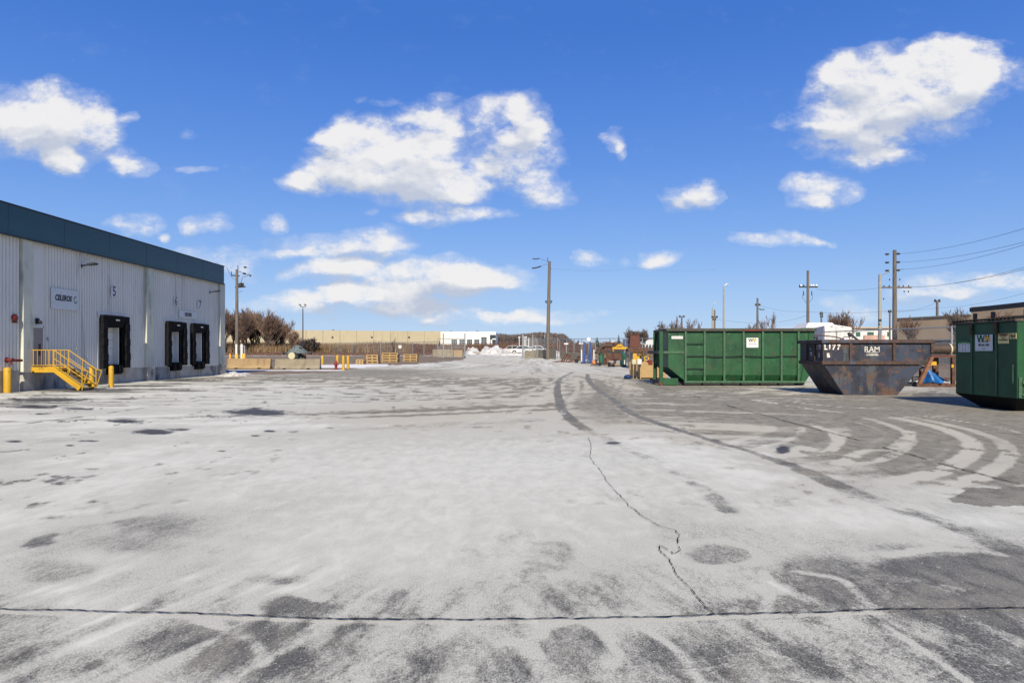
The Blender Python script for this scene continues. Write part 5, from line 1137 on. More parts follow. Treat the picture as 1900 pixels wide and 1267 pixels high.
d = 58; z0 = zt(d); rt = thing('rusty_hopper', 'tall dark red rusty steel hopper on yellow legs', 'hopper', (XA(1179, d), d, z0)); ss = lambda px: XA(px, d)-XA(1179, d); zz = lambda py: ZA(py, d)-z0
q = MB(); q.hexa([(ss(1166.5),-.4,zz(644)),(ss(1188),-.4,zz(644)),(ss(1188),.4,zz(644)),(ss(1166.5),.4,zz(644)),(ss(1168.5),-.3,zz(622)),(ss(1184.5),-.3,zz(622)),(ss(1184.5),.3,zz(622)),(ss(1168.5),.3,zz(622))]); q.box(ss(1169), -.34, zz(622), ss(1173), -.2, zz(619.5)); q.box(ss(1180), -.34, zz(622), ss(1184.5), -.2, zz(619)); q.build('hopper', m_rustr, rt, bevel=.015)
q = MB(); q.box(ss(1163), -.5, zz(652.5), ss(1196), .5, zz(646.5)); q.box(ss(1165), -.55, zz(645.5), ss(1192), -.45, zz(644)); q.build('flange', m_rust, rt)
for a, c in ((1173.5, 1180), (1185.5, 1191)): q = MB(); q.box(ss(a), -.3, 0.05, ss(c), .0, zz(652.5)); q.build('leg', m_yel, rt)
q = MB(); q.box(ss(1179), -.31, zz(667), ss(1186), -.25, zz(661)); q.build('cross_plate', m_yel, rt)
q = MB(); q.prism([(ss(1190), zz(657)), (ss(1190), zz(661)), (ss(1211), zz(663.5)), (ss(1206), zz(661.5))], -.2, .2); t = q.build('dark_plate', m_dark); t.location = (XA(1179, d), d, z0); tag(t, 'dark wedge shaped steel plate between hopper and green container', 'scrap')
r = random.Random(12)
def drum(lab, px_, d, rad, h, mm, cat='drum'):
    q = MB(); q.lathe([(rad*.96,0),(rad,.02),(rad,h*.32),(rad*1.04,h*.34),(rad,h*.36),(rad,h*.64),(rad*1.04,h*.66),(rad,h*.68),(rad,h-.02),(rad*.96,h)], 16); t = q.build('drum', mm, smooth=True); t.location = (XA(px_, d), d, zt(d)); tag(t, lab, cat)
drum('dark rusty drum just left of the dark green upright motor', 1149, 63.5, .22, .62, m_rust); drum('blue plastic drum behind the yellow hopper legs', 1197, 60, .26, .85, m_bluem); drum('orange brown drum between the pipe bundle and curved pipe', 1129.5, 64, .22, .55, m_rusto)
def valve(lab, px_, d, s_, mm, rz=0):
    t = thing('pipe_fitting', lab, 'pipe fitting', (XA(px_, d), d, zt(d)), rz, scale=s_); q = MB(); q.tube([(-.4,0,.25),(-.15,0,.25),(.1,0,.3),(.25,0,.5),(.27,0,.75)], .14, 12); q.build('elbow', mm, t, smooth=True)
    q = MB(); q.lathe([(.25,-.45),(.25,-.38)], 18, (0,0,.25), 'x'); q.build('flange', m_dark, t); q = MB(); q.lathe([(.23,.72),(.23,.79)], 18, (.27,0,0)); q.build('flange', m_dark, t)
valve('rusty flanged pipe elbow in front of the brown rack', 1137, 61, .9, m_rust, .4); valve('dark flanged pipe elbow near the orange pump', 1109, 64, .7, m_brownpipe, 2.2); valve('red brown flanged elbow lying at the scrap frame', 1072, 73, .9, m_rustr, 1.1)
bars('timber_pile', 'rough pale timbers lying before the brown rusty rack', 'timber', [((XA(1122+i*1.5,62+.25*i),62+.25*i,.09+zt(62)),(XA(1150-i*2,62.2+.2*i),62.2+.2*i,.12+zt(62))) for i in range(4)], m_concg, .13)
bars('steel_offcuts', 'tangle of rusty steel offcuts on top of the brown rack', 'scrap', [((XA(a,68.6),68.6,ZA(y,68.6)),(XA(c,68.6),68.6,ZA(z,68.6))) for a,y,c,z in ((1126,637,1134,633),(1130,636.5,1141,635),(1139,637,1147,637.5),(1150,643,1158,640),(1153,644,1161,646),(1128,640,1124,634))], m_rustr, .10)
bars('bent_pipes', 'bundle of dark bent pipes leaning against the rusty hopper', 'scrap', [((XA(a,57),57,.02),(XA(c,57.4),57.4,ZA(y,57.4))) for a,c,y in ((1165,1168,652),(1170,1167,648),(1193,1189,655),(1196,1193,650),(1200,1196,657))], m_brownpipe, .09)
bars('yellow_stand', 'small yellow steel frame standing behind the pine crate', 'stand', [(PT(1196,672,50),PT(1196,661,50)),(PT(1203,672,50),PT(1203,661,50)),(PT(1196,661.5,50),PT(1203,661.5,50)),(PT(1196,668,50),PT(1203,668,50))], m_yel, .08)
t = MB().box(0, 0, 0, 1.3, .06, .05).build('red_bar', m_redd); t.location = G(595.5, 676.8); tag(t, 'thin dark red bar on the snow between bollards and hydrant', 'bar')

# ------------------------------------------------------------------ snow piles and parked cars beyond the gate
def heap(name, label, px0, px1, pyt, pyb, dp, seed, m=m_snow):
    p = G((px0+px1)/2, pyb); a = (px1-px0)/2/F*p[1]; h = ZA(pyt, p[1])-p[2]; r = np.random.default_rng(seed); q = MB(); n, k = 40, 12; rows = []
    for i in range(k+1):
        s_ = i/k; row = []
        for j in range(n):
            an = 2*math.pi*j/n; rr = (1-s_)**.75; u = math.cos(an)*rr; v = math.sin(an)*rr
            nz = fbm(np.array([u*4+seed*5.0+20]), np.array([v*2+30.0]), seed)[0]; nz2 = fbm(np.array([u*9+20.0]), np.array([v*9+30.0]), seed+9)[0]
            row.append((u*a*(1+.15*(nz-.5)), v*dp*(1+.2*(nz2-.5)), -.05+h*(1-(1-s_)**2.2)*(.35+1.15*nz)*(.8+.4*nz2) if i else -.1))
        rows.append(row)
    for i in range(k):
        for j in range(n): q.quad(rows[i][j], rows[i][(j+1) % n], rows[i+1][(j+1) % n], rows[i+1][j])
    t = q.build(name, m, smooth=True); t.modifiers.clear(); w = t.modifiers.new('w', 'WELD'); w.merge_threshold = .0005; t.location = p; tag(t, label, 'snow pile', 'ploughed snow piles'); return t
heap('snow_pile', 'small rounded dirty snow pile beside the left gate post', 862, 893, 645.5, 657.6, 4, 1); heap('snow_pile', 'wide white ploughed snow pile left of the parked cars', 884, 948, 643.5, 657.4, 5, 2)
heap('snow_pile', 'low white snow bank behind the right gate leaf', 980, 1046, 648, 656.5, 3, 4); heap('snow_pile', 'long very low snow bank in front of the parked cars', 905, 1010, 653.5, 659, 2, 5)
heap('snow_pile', 'small low snow drift at the warehouse corner', 404, 462, 689, 697.5, .8, 6)
def make_car(m, label):
    t = thing('parked_car', label, 'car', (0,0,0), 0, 'pale cars parked beyond the gate')
    prof = [(-2.25,.35),(-2.3,.75),(-2.05,.98),(-1.2,1.08),(-.55,1.62),(.2,1.74),(1.2,1.70),(1.95,1.25),(2.25,1.05),(2.28,.5),(2.2,.33)]
    q = MB(); q.prism(prof, -.88, .88); q.build('body', m, t, bevel=.07)
    q = MB(); q.prism([(-1.05,1.10),(-.5,1.55),(.18,1.65),(.18,1.12)], -.893, .893); q.prism([(.28,1.12),(.28,1.65),(1.12,1.61),(1.7,1.2),(1.68,1.13)], -.893, .893); q.build('window', m_glass, t)
    for x in (-1.4, 1.4):
        for y in (-.80, .80):
            q = MB(); q.lathe([(.2,-.11),(.36,-.11),(.37,-.05),(.37,.08),(.3,.11),(.2,.11)], 20, (x, y, .36), 'y'); wq = q.build('wheel', m_tyre, t, smooth=True)
            q = MB(); q.lathe([(.03,-.14),(.2,-.12),(.24,-.112),(.24,.112),(.2,.12),(.03,.14)], 14, (x, y, .36), 'y'); q.build('rim', m_galv, wq)
            if y < 0: q = MB(); q.lathe([(.42,-.90+.80),(.42,-.06)], 18, (x, y, .40), 'y'); q.build('wheel_arch', m_dark, t)
    q = MB(); q.box(-2.29, -.7, .72, -2.2, -.4, .86); q.build('headlight', m_white, t); q = MB(); q.box(-2.29, .4, .72, -2.2, .7, .86); q.build('headlight', m_white, t); q = MB(); q.box(2.2, -.75, .85, 2.29, -.5, 1.0); q.build('tail_light', m_redd, t)
    return t
d = 138; cars = []
c1 = make_car(m_carr, 'silver pink car, nearest the wide snow pile'); c1.location = (XA(948, d), d, zt(d)); c1.scale = (1.02,)*3; c1.rotation_euler[2] = .0
c2 = make_car(m_carw, 'white car in front of the silver pink one, middle of the row'); c2.location = (XA(967, d), d-3, zt(d-3)); c3 = copy_tree(c2, 'white car farthest right, half behind the gate posts', (XA(990, d), d-5, zt(d-5)))

# ------------------------------------------------------------------ vegetation
def tree_segs(seed, H_, spread, levels=5, droop=0, trunk_h=.25, nb=4, thick=1.0, min_r=.012, upright=.35):
    r = random.Random(seed); segs = []
    def grow(p, d, L_, rad, lev):
        n = 3; pts = [p]; dd = d.copy()
        for i in range(n):
            dd = (dd+Vector((r.uniform(-.16,.16), r.uniform(-.16,.16), r.uniform(-.05,.14)))).normalized(); pts.append(pts[-1]+dd*L_/n)
        rs = [max(min_r, rad*(1-.45*i/n)) for i in range(n+1)]
        segs.append((lev, pts, rs))
        if lev >= levels: return
        k = nb if lev < 2 else r.choice((3, 3, 4))
        for i in range(k+1):
            s_ = r.uniform(.35, 1.0) if i < k else 1.0; j = min(n-1, int(s_*n)); q = pts[j].lerp(pts[j+1], s_*n-j if j < n else 1)
            az = r.uniform(0, 2*math.pi); sp = spread*r.uniform(.6, 1.2) if i < k else spread*.2
            nd_ = (dd+Vector((math.cos(az)*sp, math.sin(az)*sp, upright*r.uniform(.2,1)))).normalized()
            grow(q, nd_, L_*r.uniform(.58, .80), rad*(.62 if i < k else .75), lev+1)
    grow(Vector((0,0,0)), Vector((0,0,1)), H_*trunk_h, H_*.018*thick, 0)
    top = max(p.z for _, pts, _ in segs for p in pts); f = H_/top
    return [(l, [p*f for p in pts], rs) for l, pts, rs in segs]
def tree_obj(name, label, loc, seed, H_, spread=.75, levels=5, mb=m_bark, mt=m_twig, grp=None, **kw):
    segs = tree_segs(seed, H_, spread, levels, **kw); t = thing(name, label, 'tree', loc, 0, grp); a, b_ = MB(), MB()
    for l, pts, rs in segs:
        if l <= 1: a.tube(pts, rs, 6, False)
        else: b_.tube([pts[0], pts[2], pts[3]] if l > 3 else pts, [rs[0], rs[2], rs[3]] if l > 3 else rs, 3, False)
    a.build('trunk', mb, t); b_.build('crown', mt, t); return t
gt = 'bare trees in the row left of the beige building'
protos = [tree_obj('bare_tree', 'p', (0,0,0), s, 11.0, .66, 5, grp=gt, min_r=.017, nb=5, trunk_h=.26) for s in (11, 12, 13)]
# (px, top py, label)
row = [(418, 571, 'bare tree right at the warehouse corner'), (432, 570, 'bare tree left of the utility pole'), (449, 569, 'bare tree just right of the utility pole'), (466, 567, 'tallest bare tree of the row'), (483, 568, 'bare tree right of the tallest one'),
       (499, 574, 'bare tree in the sloping right half of the row'), (513, 582, 'bare tree with a narrow crown, third from the right end of the row'), (529, 591, 'bare tree second from the right end of the row'), (545, 608, 'smallest bare tree at the right end of the row'), (400, 574, 'bare tree hidden behind the warehouse corner'),
  (441, 578, 'lower bare tree directly behind the utility pole'), (458, 576, 'lower bare tree filling the gap left of the tallest one'), (475, 574, 'slightly lower bare tree right behind the tallest one'), (491, 579, 'lower bare tree between the rounded crowns in mid row'), (506, 586, 'lower bare tree in the gap of the sloping right half'), (521, 592, 'lower bare tree in the gap before the last two of the row')]
for i, (px_, yt, lab) in enumerate(row):
    d = 150+(i*7) % 11; hgt = ZA(yt, d)-zt(d); loc = (XA(px_, d), d, zt(d)-.1); s_ = hgt/11.0; ws = s_*(1.0 if i != 8 else 1.3)
    if i < 3: t = protos[i]; t['label'] = lab; t.location = loc; t.scale = (ws, ws, s_); t.rotation_euler[2] = i*2
    else: copy_tree(protos[i % 3], lab, loc, i*1.7, (ws, ws, s_))
gb = 'bare bushes by the beige building'
bu = tree_obj('bare_bush', 'bare twiggy bush right of the floodlight pole', (XA(580, 150), 150, zt(150)-.3), 31, 4.2, 1.0, 5, mt=m_twigg, grp=gb, min_r=.02, trunk_h=.2, nb=6); bu['category'] = 'bush'; bu.scale = (1.2, 1.2, 1)
b2 = copy_tree(bu, 'bare twiggy bush left of the floodlight pole', (XA(556, 152), 152, zt(152)-.3), 2, (1, 1, .9))
def T_(name, lab, px_, pyt, d, seed, **kw): return tree_obj(name, lab, (XA(px_, d), d, zt(d)-.1), seed, ZA(pyt, d)-zt(d), **kw)
T_('young_tree', 'thin leafless sapling behind the tallest pallet stack', 729.5, 625, 120, 41, levels=3, spread=.45, min_r=.02, nb=4, mt=m_twigg)
T_('bare_tree', 'spreading pale bare tree left of the green container, behind the fence', 1168, 604, 130, 42, levels=5, spread=.9, min_r=.028, mt=m_twigg)
T_('bare_tree', 'bare bushy tree right above the left end of the green container', 1190, 608, 135, 43, levels=5, spread=.9, min_r=.028, mt=m_twigg)
T_('bare_tree', 'forked bare tree leaning into the T shaped utility pole', 1261, 585, 120, 44, levels=4, spread=.7, min_r=.025)
T_('bare_tree', 'faint bare tree above the left bays of the green container', 1287, 590, 140, 45, levels=4, spread=.6, min_r=.022, mt=m_twigg)
T_('young_tree', 'slim bare tree right of the second wooden pole over the container', 1421, 577, 110, 46, levels=4, spread=.45, min_r=.02)
T_('bare_tree', 'dark bare tree with a round crown above the white tarp shed', 1577, 572, 75, 47, levels=5, spread=.8, min_r=.016)
T_('bare_tree', 'bare tree in front of the tan brick building', 1690, 582, 60, 48, levels=4, spread=.75, min_r=.014)
T_('bare_tree', 'bare tree left of the dark steel canopy', 1792, 567, 62, 49, levels=5, spread=.6, min_r=.012, mt=m_twigg)
T_('bare_tree', 'bare tree under the dark steel canopy at the right edge', 1868, 572, 64, 50, levels=5, spread=.8, min_r=.012, mt=m_twig)
T_('bare_tree', 'low bare bush top showing over the middle of the container', 1385, 598, 120, 51, levels=5, spread=1.1, min_r=.022)
T_('bare_tree', 'small bare tree above the left corner of the green container', 1230, 592, 130, 54, levels=4, spread=.7, min_r=.02, mt=m_twigg)

def conifer(lab, px_, pyt, pyb, d, wpx):
    t = thing('conifer', lab, 'tree', (XA(px_, d), d, zt(d)-.1), 0, 'dark evergreens near the gate'); h = ZA(pyt, d)-zt(d); w = wpx/F*d/2; r = random.Random(int(px_)); q = MB()
    for i in range(520):
        s_ = r.random()**.8; a = r.uniform(0, 6.28); rad = w*(1-s_)*r.uniform(.5, 1.1)+.05; z = h*(.06+.94*s_); c = Vector((math.cos(a)*rad*.5, math.sin(a)*rad*.5, z)); e = Vector((math.cos(a)*rad, math.sin(a)*rad, z-.12*rad-.1)); sd = Vector((-math.sin(a), math.cos(a), 0))*.16*(1.2-s_)
        q.quad(c, e+sd, e+Vector((0,0,.18))), q.quad(c, e-sd, e+Vector((0,0,.14)))
    q.build('crown', m_conif, t); q = MB(); q.tube([(0,0,0),(0,0,h*.95)], [.12*h/4, .02], 6); q.build('trunk', m_bark, t)
conifer('dark spruce in front of the white building corner', 815.5, 630, 643, 170, 9); conifer('small dark spruce before the beige wall', 792, 636, 643, 180, 7)
conifer('low dark evergreen at the right end of the far wood', 1073, 630, 640, 200, 20); conifer('dark round topped evergreen right of the round sign', 1108, 624.5, 640, 200, 18); conifer('slim dark evergreen above the fence by the rusty rack', 1148, 620.5, 640, 190, 12)

def blades(name, label, n, regionf, hmin, hmax, w, m, seed, lean=.25):
    r = np.random.default_rng(seed); X, Y = regionf(r, n); n = len(X); Z = np.interp(Y, [0, 60, 95, 140, 200, 4000], [0, 0, .42, .75, .8, .8])-.05
    patch = fbm(X*.06+200, Y*.06+20, seed, 3); hh = r.uniform(hmin, hmax, n)*(.55+.9*patch); a = r.uniform(0, math.pi, n); dx, dy = np.cos(a)*w/2, np.sin(a)*w/2; lx, ly = r.normal(0, lean, n)*hh*.5, r.normal(0, lean, n)*hh*.5
    co = np.empty((n, 3, 3), np.float32); co[:,0] = np.stack([X-dx, Y-dy, Z], 1); co[:,1] = np.stack([X+dx, Y+dy, Z], 1); co[:,2] = np.stack([X+lx, Y+ly, Z+hh], 1)
    me = bpy.data.meshes.new(name); me.vertices.add(n*3); me.vertices.foreach_set('co', co.ravel()); me.loops.add(n*3); me.loops.foreach_set('vertex_index', np.arange(n*3, dtype=np.int32)); me.polygons.add(n); me.polygons.foreach_set('loop_start', np.arange(0, n*3, 3, dtype=np.int32)); me.update(calc_edges=True)
    me.materials.append(m); o = bpy.data.objects.new(name, me); sc.collection.objects.link(o); o['kind'] = 'stuff'; o['label'] = label; o['category'] = 'vegetation'; return o
def reg(p0, p1, d0, d1):
    def f(r, n):
        Y = r.uniform(d0, d1, n); return ((r.uniform(p0, p1, n)-CX)/F*Y, Y)
    return f
blades('reed_bed', 'tall dry tan reeds behind the long fence', 60000, reg(380, 760, 150, 205), 1.2, 2.6, .16, m_reed, 1)
blades('brush_thicket', 'low red brown brush in front of the far buildings', 60000, reg(560, 1090, 165, 230), 1.0, 2.7, .20, m_brush, 2, .5)
blades('brush_thicket', 'red brown brush and weeds beyond the right fence', 30000, reg(1040, 1330, 105, 200), .5, 1.7, .16, m_brush, 3, .5)
blades('dry_grass', 'dry tan grass beyond the right fence', 14000, reg(1040, 1330, 100, 130), .3, .8, .10, m_reed, 4, .5)
blades('dry_grass', 'dark weeds along the foot of the left fence', 16000, reg(400, 800, 118, 150), .1, .5, .12, m_brush, 6, .6)
def wood(name, label, px0, px1, pyt, d0, d1, n, m, seed, wdt=.9):
    r = np.random.default_rng(seed); Y = r.uniform(d0, d1, n); px_ = r.uniform(px0, px1, n); X = (px_-CX)/F*Y; z0 = .7
    top = (1.5+(650-np.interp(px_, *pyt))/F*Y)*(.90+.16*r.random(n)) ; zc = z0+(top-z0)*r.random(n)**.75; h = r.uniform(1.0, 3.2, n); a = r.normal(0, .55, n); w = r.uniform(.08, .34, n)*wdt
    co = np.empty((n, 3, 3), np.float32); b0 = np.maximum(zc-h, 0.3); co[:,0] = np.stack([X-w, Y, b0], 1); co[:,1] = np.stack([X+w, Y+w, b0], 1); co[:,2] = np.stack([X+a*h*.5, Y, np.minimum(zc, top)], 1)
    me = bpy.data.meshes.new(name); me.vertices.add(n*3); me.vertices.foreach_set('co', co.ravel()); me.loops.add(n*3); me.loops.foreach_set('vertex_index', np.arange(n*3, dtype=np.int32)); me.polygons.add(n); me.polygons.foreach_set('loop_start', np.arange(0, n*3, 3, dtype=np.int32)); me.update(calc_edges=True)
    me.materials.append(m); o = bpy.data.objects.new(name, me); sc.collection.objects.link(o); o['kind'] = 'stuff'; o['label'] = label; o['category'] = 'wood'
m_wood_far = mat('far_wood', (.095, .078, .072), .95, 0, .3, .05, island=.45); m_wood_grey = mat('far_grey_wood', (.15, .125, .115), .95, 0, .3, .05, island=.4)
wood('far_wood', 'far leafless wood behind the entrance', 880, 1062, ([880, 920, 950, 1000, 1045, 1062], [620, 618, 621, 616, 619, 632]), 300, 380, 36000, m_wood_far, 1, 1.3)
wood('far_treeline', 'low far treeline along the horizon at right', 1050, 2000, ([1050, 1150, 1200, 1300, 1700, 2000], [636, 632, 634, 634, 633, 632]), 320, 420, 26000, m_wood_grey, 2, 1.5)
wood('far_treeline', 'low far treeline along the horizon at left', -200, 560, ([-200, 400, 560], [630, 632, 634]), 320, 420, 16000, m_wood_grey, 3, 1.5)

# ------------------------------------------------------------------ far buildings
d = 262; bw = thing('beige_warehouse', 'long low beige precast warehouse behind the reeds', 'warehouse', (XA(680, d), d, .7)); ss = lambda px: XA(px, d)-XA(680, d); zz = lambda py: ZA(py, d)-.7
px_e = [380]; 
cuts = np.linspace(380, 819, 15)
for a, c in zip(cuts[:-1], cuts[1:]):
    q = MB(); q.box(ss(a), 0, -1, ss(c)-.10, .4, zz(612.6+(a-545)*.009)); q.build('wall_panel', m_beige, bw)
q = MB(); q.box(ss(380), .42, -1, ss(819), 60, zz(614.4)); q.build('roof', m_beige, bw)
for px_ in (617, 690, 759): q = MB(); q.box(ss(px_-1.6), -.06, zz(627.6), ss(px_+1.6), 0, zz(624.2)); q.build('vent', m_dark, bw)
q = MB(); q.box(ss(605), 6, zz(613), ss(609), 9, zz(610.5)); q.box(ss(794), 6, zz(615), ss(798), 9, zz(613)); q.build('roof_unit', m_grey, bw)
d = 250; ww = thing('white_building', 'white office block with dark square windows and an F shaped corner frame', 'building', (XA(870, d), d, .7)); ss = lambda px: XA(px, d)-XA(870, d); zz = lambda py: ZA(py, d)-.7
wins = [(838.5, 848, 630, 644), (852.5, 862, 630, 644), (866.5, 876, 630, 642), (880, 889.5, 630, 642), (893, 903, 625.5, 642)]
xs_ = [817.5]+[v for w_ in wins for v in (w_[0], w_[1])]+[907.5]
q = MB()
for i in range(0, len(xs_), 2): q.box(ss(xs_[i]), 0, -1, ss(xs_[i+1]), .5, zz(615.2))
for a, c, yt, yb_ in wins: q.box(ss(a), 0.003, zz(yt), ss(c), .497, zz(615.2)); q.box(ss(a), .003, -1, ss(c), .497, zz(yb_))
q.box(ss(817.5), .51, -1, ss(919), 50, zz(615.6)); q.build('wall', m_whitew, ww)
q = MB(); q.box(ss(907.5), -.01, zz(621.3), ss(920), .5, zz(615.2)); q.box(ss(907.5), .1, -1, ss(909), .5, zz(621.3)); q.box(ss(910.5), -.01, zz(630), ss(920), .5, zz(628)); q.box(ss(910.5), -.01, -1, ss(913.2), .5, zz(628)); q.build('corner_frame', m_whitew, ww)
q = MB(); q.box(ss(907.5), .3, -1, ss(919.5), .45, zz(621.3)); q.build('corner_glass', m_glass, ww)
for a, c, yt, yb_ in wins:
    q = MB(); q.box(ss(a), .3, zz(yb_), ss(c), .35, zz(yt)); f = q.build('window', m_glass, ww); q = MB()
    for k in (1, 2): x = ss(a)+(ss(c)-ss(a))*k/3; q.box(x-.06, .24, zz(yb_), x+.06, .297, zz(yt))
    nrow = 3 if yt > 628 else 4
    for k in range(1, nrow): z = zz(yb_)+(zz(yt)-zz(yb_))*k/nrow; q.box(ss(a), .25, z-.05, ss(c), .296, z+.05)
    q.build('mullion', m_grey, f)
q = MB(); q.box(ss(832), 5, zz(615.5), ss(835), 8, zz(613.4)); q.box(ss(882), 5, zz(615.5), ss(886), 8, zz(613.2)); q.box(ss(864), 5, zz(615.5), ss(865), 6, zz(613)); q.build('roof_unit', m_dark, ww)
# pale low building left of green bin
d = 170; t = thing('pale_building', 'low pale blue white building left behind the green container', 'building', (XA(1200, d), d, .7)); q = MB(); w = 40/F*d/2; q.box(-w, 0, 0, w, 20, ZA(629, d)-.7); q.build('wall', m_signw, t); q = MB(); q.box(-w-.1, -.2, ZA(629, d)-.7, w+.1, 20.2, ZA(627.5, d)-.7); q.build('roof', m_grey, t)
for k in range(7): q = MB(); x = -w+w*2*(k+.3)/7; q.box(x, -.05, 1.2, x+.45, -.003, 2.2); q.build('window', m_glass, t)
# tan building at right
A_, B_, C_ = (XA(1664, 75), 75), (XA(1803, 67), 67), (XA(1975, 58.8), 58.8)
tb = thing('tan_building', 'tan brick industrial building with a taller part at the right', 'building', (A_[0], A_[1], 0)); O = Vector((A_[0], A_[1], 0))
def wallq(q, P, Q, z0, z1, th=.4):
    P = Vector((P[0], P[1], 0))-O; Q = Vector((Q[0], Q[1], 0))-O; n = Vector(((Q-P).y, -(Q-P).x, 0)).normalized()*-th
    q.hexa([P+Vector((0,0,z0)), Q+Vector((0,0,z0)), Q+n+Vector((0,0,z0)), P+n+Vector((0,0,z0)), P+Vector((0,0,z1)), Q+Vector((0,0,z1)), Q+n+Vector((0,0,z1)), P+n+Vector((0,0,z1))])
q = MB(); wallq(q, A_, C_, 2.6, 4.95, 12); q.build('upper_wall', m_tan, tb)
m_gb = mat('grey_block_wall', (.17,.165,.155), .9, 0, .15, .6)
q = MB(); wallq(q, A_, C_, 0, 2.595, 12); q.build('lower_wall', m_gb, tb)
B2 = (B_[0]-.15, B_[1]-.15); q = MB(); wallq(q, (B2[0], B2[1]), (C_[0]-.15, C_[1]-.15), 4.7, 5.75, 6); q.build('tall_wall', m_tan, tb)
q = MB(); wallq(q, (A_[0]-.1, A_[1]-.1), (B2[0]-.1, B2[1]-.1), 4.95, 5.05, 12.3); q.build('coping', m_grey, tb)
q = MB(); wallq(q, (A_[0]-.06, A_[1]-.06), (C_[0]-.06, C_[1]-.06), 2.56, 2.66, .02); q.build('band', m_grey, tb)
cp = thing('steel_canopy', 'dark steel canopy beam on posts against the tan building', 'canopy', (0, 0, 0))
P, Q = (XA(1803, 56), 56), (XA(1925, 48), 48)
zc = ZA(571, 56); q = MB(); q.bar((P[0], P[1], zc-.18), (Q[0], Q[1], zc-.18), .35, .35); q.build('beam', m_dark, cp)
for s_, in ((.06,), (.36,), (.85,)): q = MB(); x, y = P[0]+(Q[0]-P[0])*s_, P[1]+(Q[1]-P[1])*s_; q.bar((x, y, 0), (x, y, zc-.5), .22); q.build('post', m_dark, cp)
q = MB(); q.lathe([(.03,0),(.14,.1),(.03,.25)], 10, (P[0]+(Q[0]-P[0])*.6, P[1]+(Q[1]-P[1])*.6-.4, zc-.35)); q.build('lamp', m_white, cp)
# white shed under tarp
d = 47; tn = thing('tarp_shed', 'white tarpaulin covered shed behind the skip, its left side in shade', 'shed', (XA(1530, d), d, 0)); ss = lambda px, dd=d: XA(px, dd)-XA(1530, d)
corner = Vector((0, 0, 0)); left = Vector((XA(1511, 50)-XA(1530, d), 3.2, 0)); right = Vector((XA(1580, 47.6)-XA(1530, d), .6, 0)); h0 = ZA(606, d); q = MB()
def tarpface(P, Q, hP, hQ, seed, amp=.05):
    n, m_ = 26, 14; rr = random.Random(seed); nrm = Vector((Q-P).cross(Vector((0,0,1)))).normalized(); g = []
    for i in range(n+1):
        t_ = i/n; row_ = []
        for j in range(m_+1):
            s_ = j/m_; base = P.lerp(Q, t_); hh = (hP+(hQ-hP)*t_)*s_; wr = amp*(math.sin(t_*14+s_*9+seed)*.6+math.sin(t_*31-s_*17)*.35+math.sin((t_+s_)*23)*.4)*math.sin(t_*math.pi)**.4
            row_.append(base+Vector((0,0,hh))+nrm*wr)
        g.append(row_)
    for i in range(n):
        for j in range(m_): q.quad(g[i][j], g[i+1][j], g[i+1][j+1], g[i][j+1])
tarpface(left, corner, h0-.0, h0+.05, 2, .07); tarpface(corner, right, h0+.05, h0-.02, 5, .09)
back = left+right; pk = (corner+right)*.5+Vector((-.55, .4, h0+.24)); top = [left+Vector((0,0,h0)), corner+Vector((0,0,h0+.05)), right+Vector((0,0,h0-.02)), back+Vector((0,0,h0))]
for i in range(4): q.quad(top[i], top[(i+1) % 4], pk)
q.quad(left, back, top[3], top[0]); q.quad(back, right, top[2], top[3]); t = q.build('tarp_cover', m_tarp, tn, smooth=True); t.modifiers.clear(); w = t.modifiers.new('w', 'WELD'); w.merge_threshold = .001
q = MB()
for p in (left, corner, right): q.tube([p+Vector((0,.1,0)), p+Vector((0,.1,h0-.05))], .04, 6)
q.build('frame', m_galv, tn)
t = MB().lathe([(.02,.9),(2.6,.9),(3.6,.0)], 4).build('tarp_roof', m_white); t.location = (XA(1528, 52), 53.5, ZA(608, 52)); t.rotation_euler[2] = .8; t.scale = (.5, .5, .45); t.parent = None; tag(t, 'low white peaked roof just behind the tarpaulin shed', 'roof')
q = MB(); 
# pale low buildings beyond the fence, right
d = 105; t = thing('white_sheds', 'low white building with green windows beyond the right fence', 'building', (XA(1640, d), d, 0)); w = 130/F*d/2
q = MB(); q.box(-w, 0, 0, w, 12, ZA(609, d)); q.build('wall', m_white, t); q = MB(); q.box(-w-.2, -.3, ZA(609, d), w+.2, 12.2, ZA(607, d)); q.build('roof', m_tan, t)
for k, (a, c) in enumerate(((1609, 1621), (1588, 1596), (1629, 1634), (1646, 1652))): q = MB(); q.box(XA(a, d)-XA(1640, d), -.06, ZA(624, d), XA(c, d)-XA(1640, d), -.003, ZA(616, d)); q.build('window', m_ggreen if k != 2 else m_glass, t)
q = MB(); q.box(XA(1602, d)-XA(1640, d), -.3, ZA(630, d), XA(1640, d)-XA(1640, d), -.1, ZA(622, d)); q.build('brick_panel', mat('pink_brick', (.42,.26,.2), .9, 0, .3, 1), t)

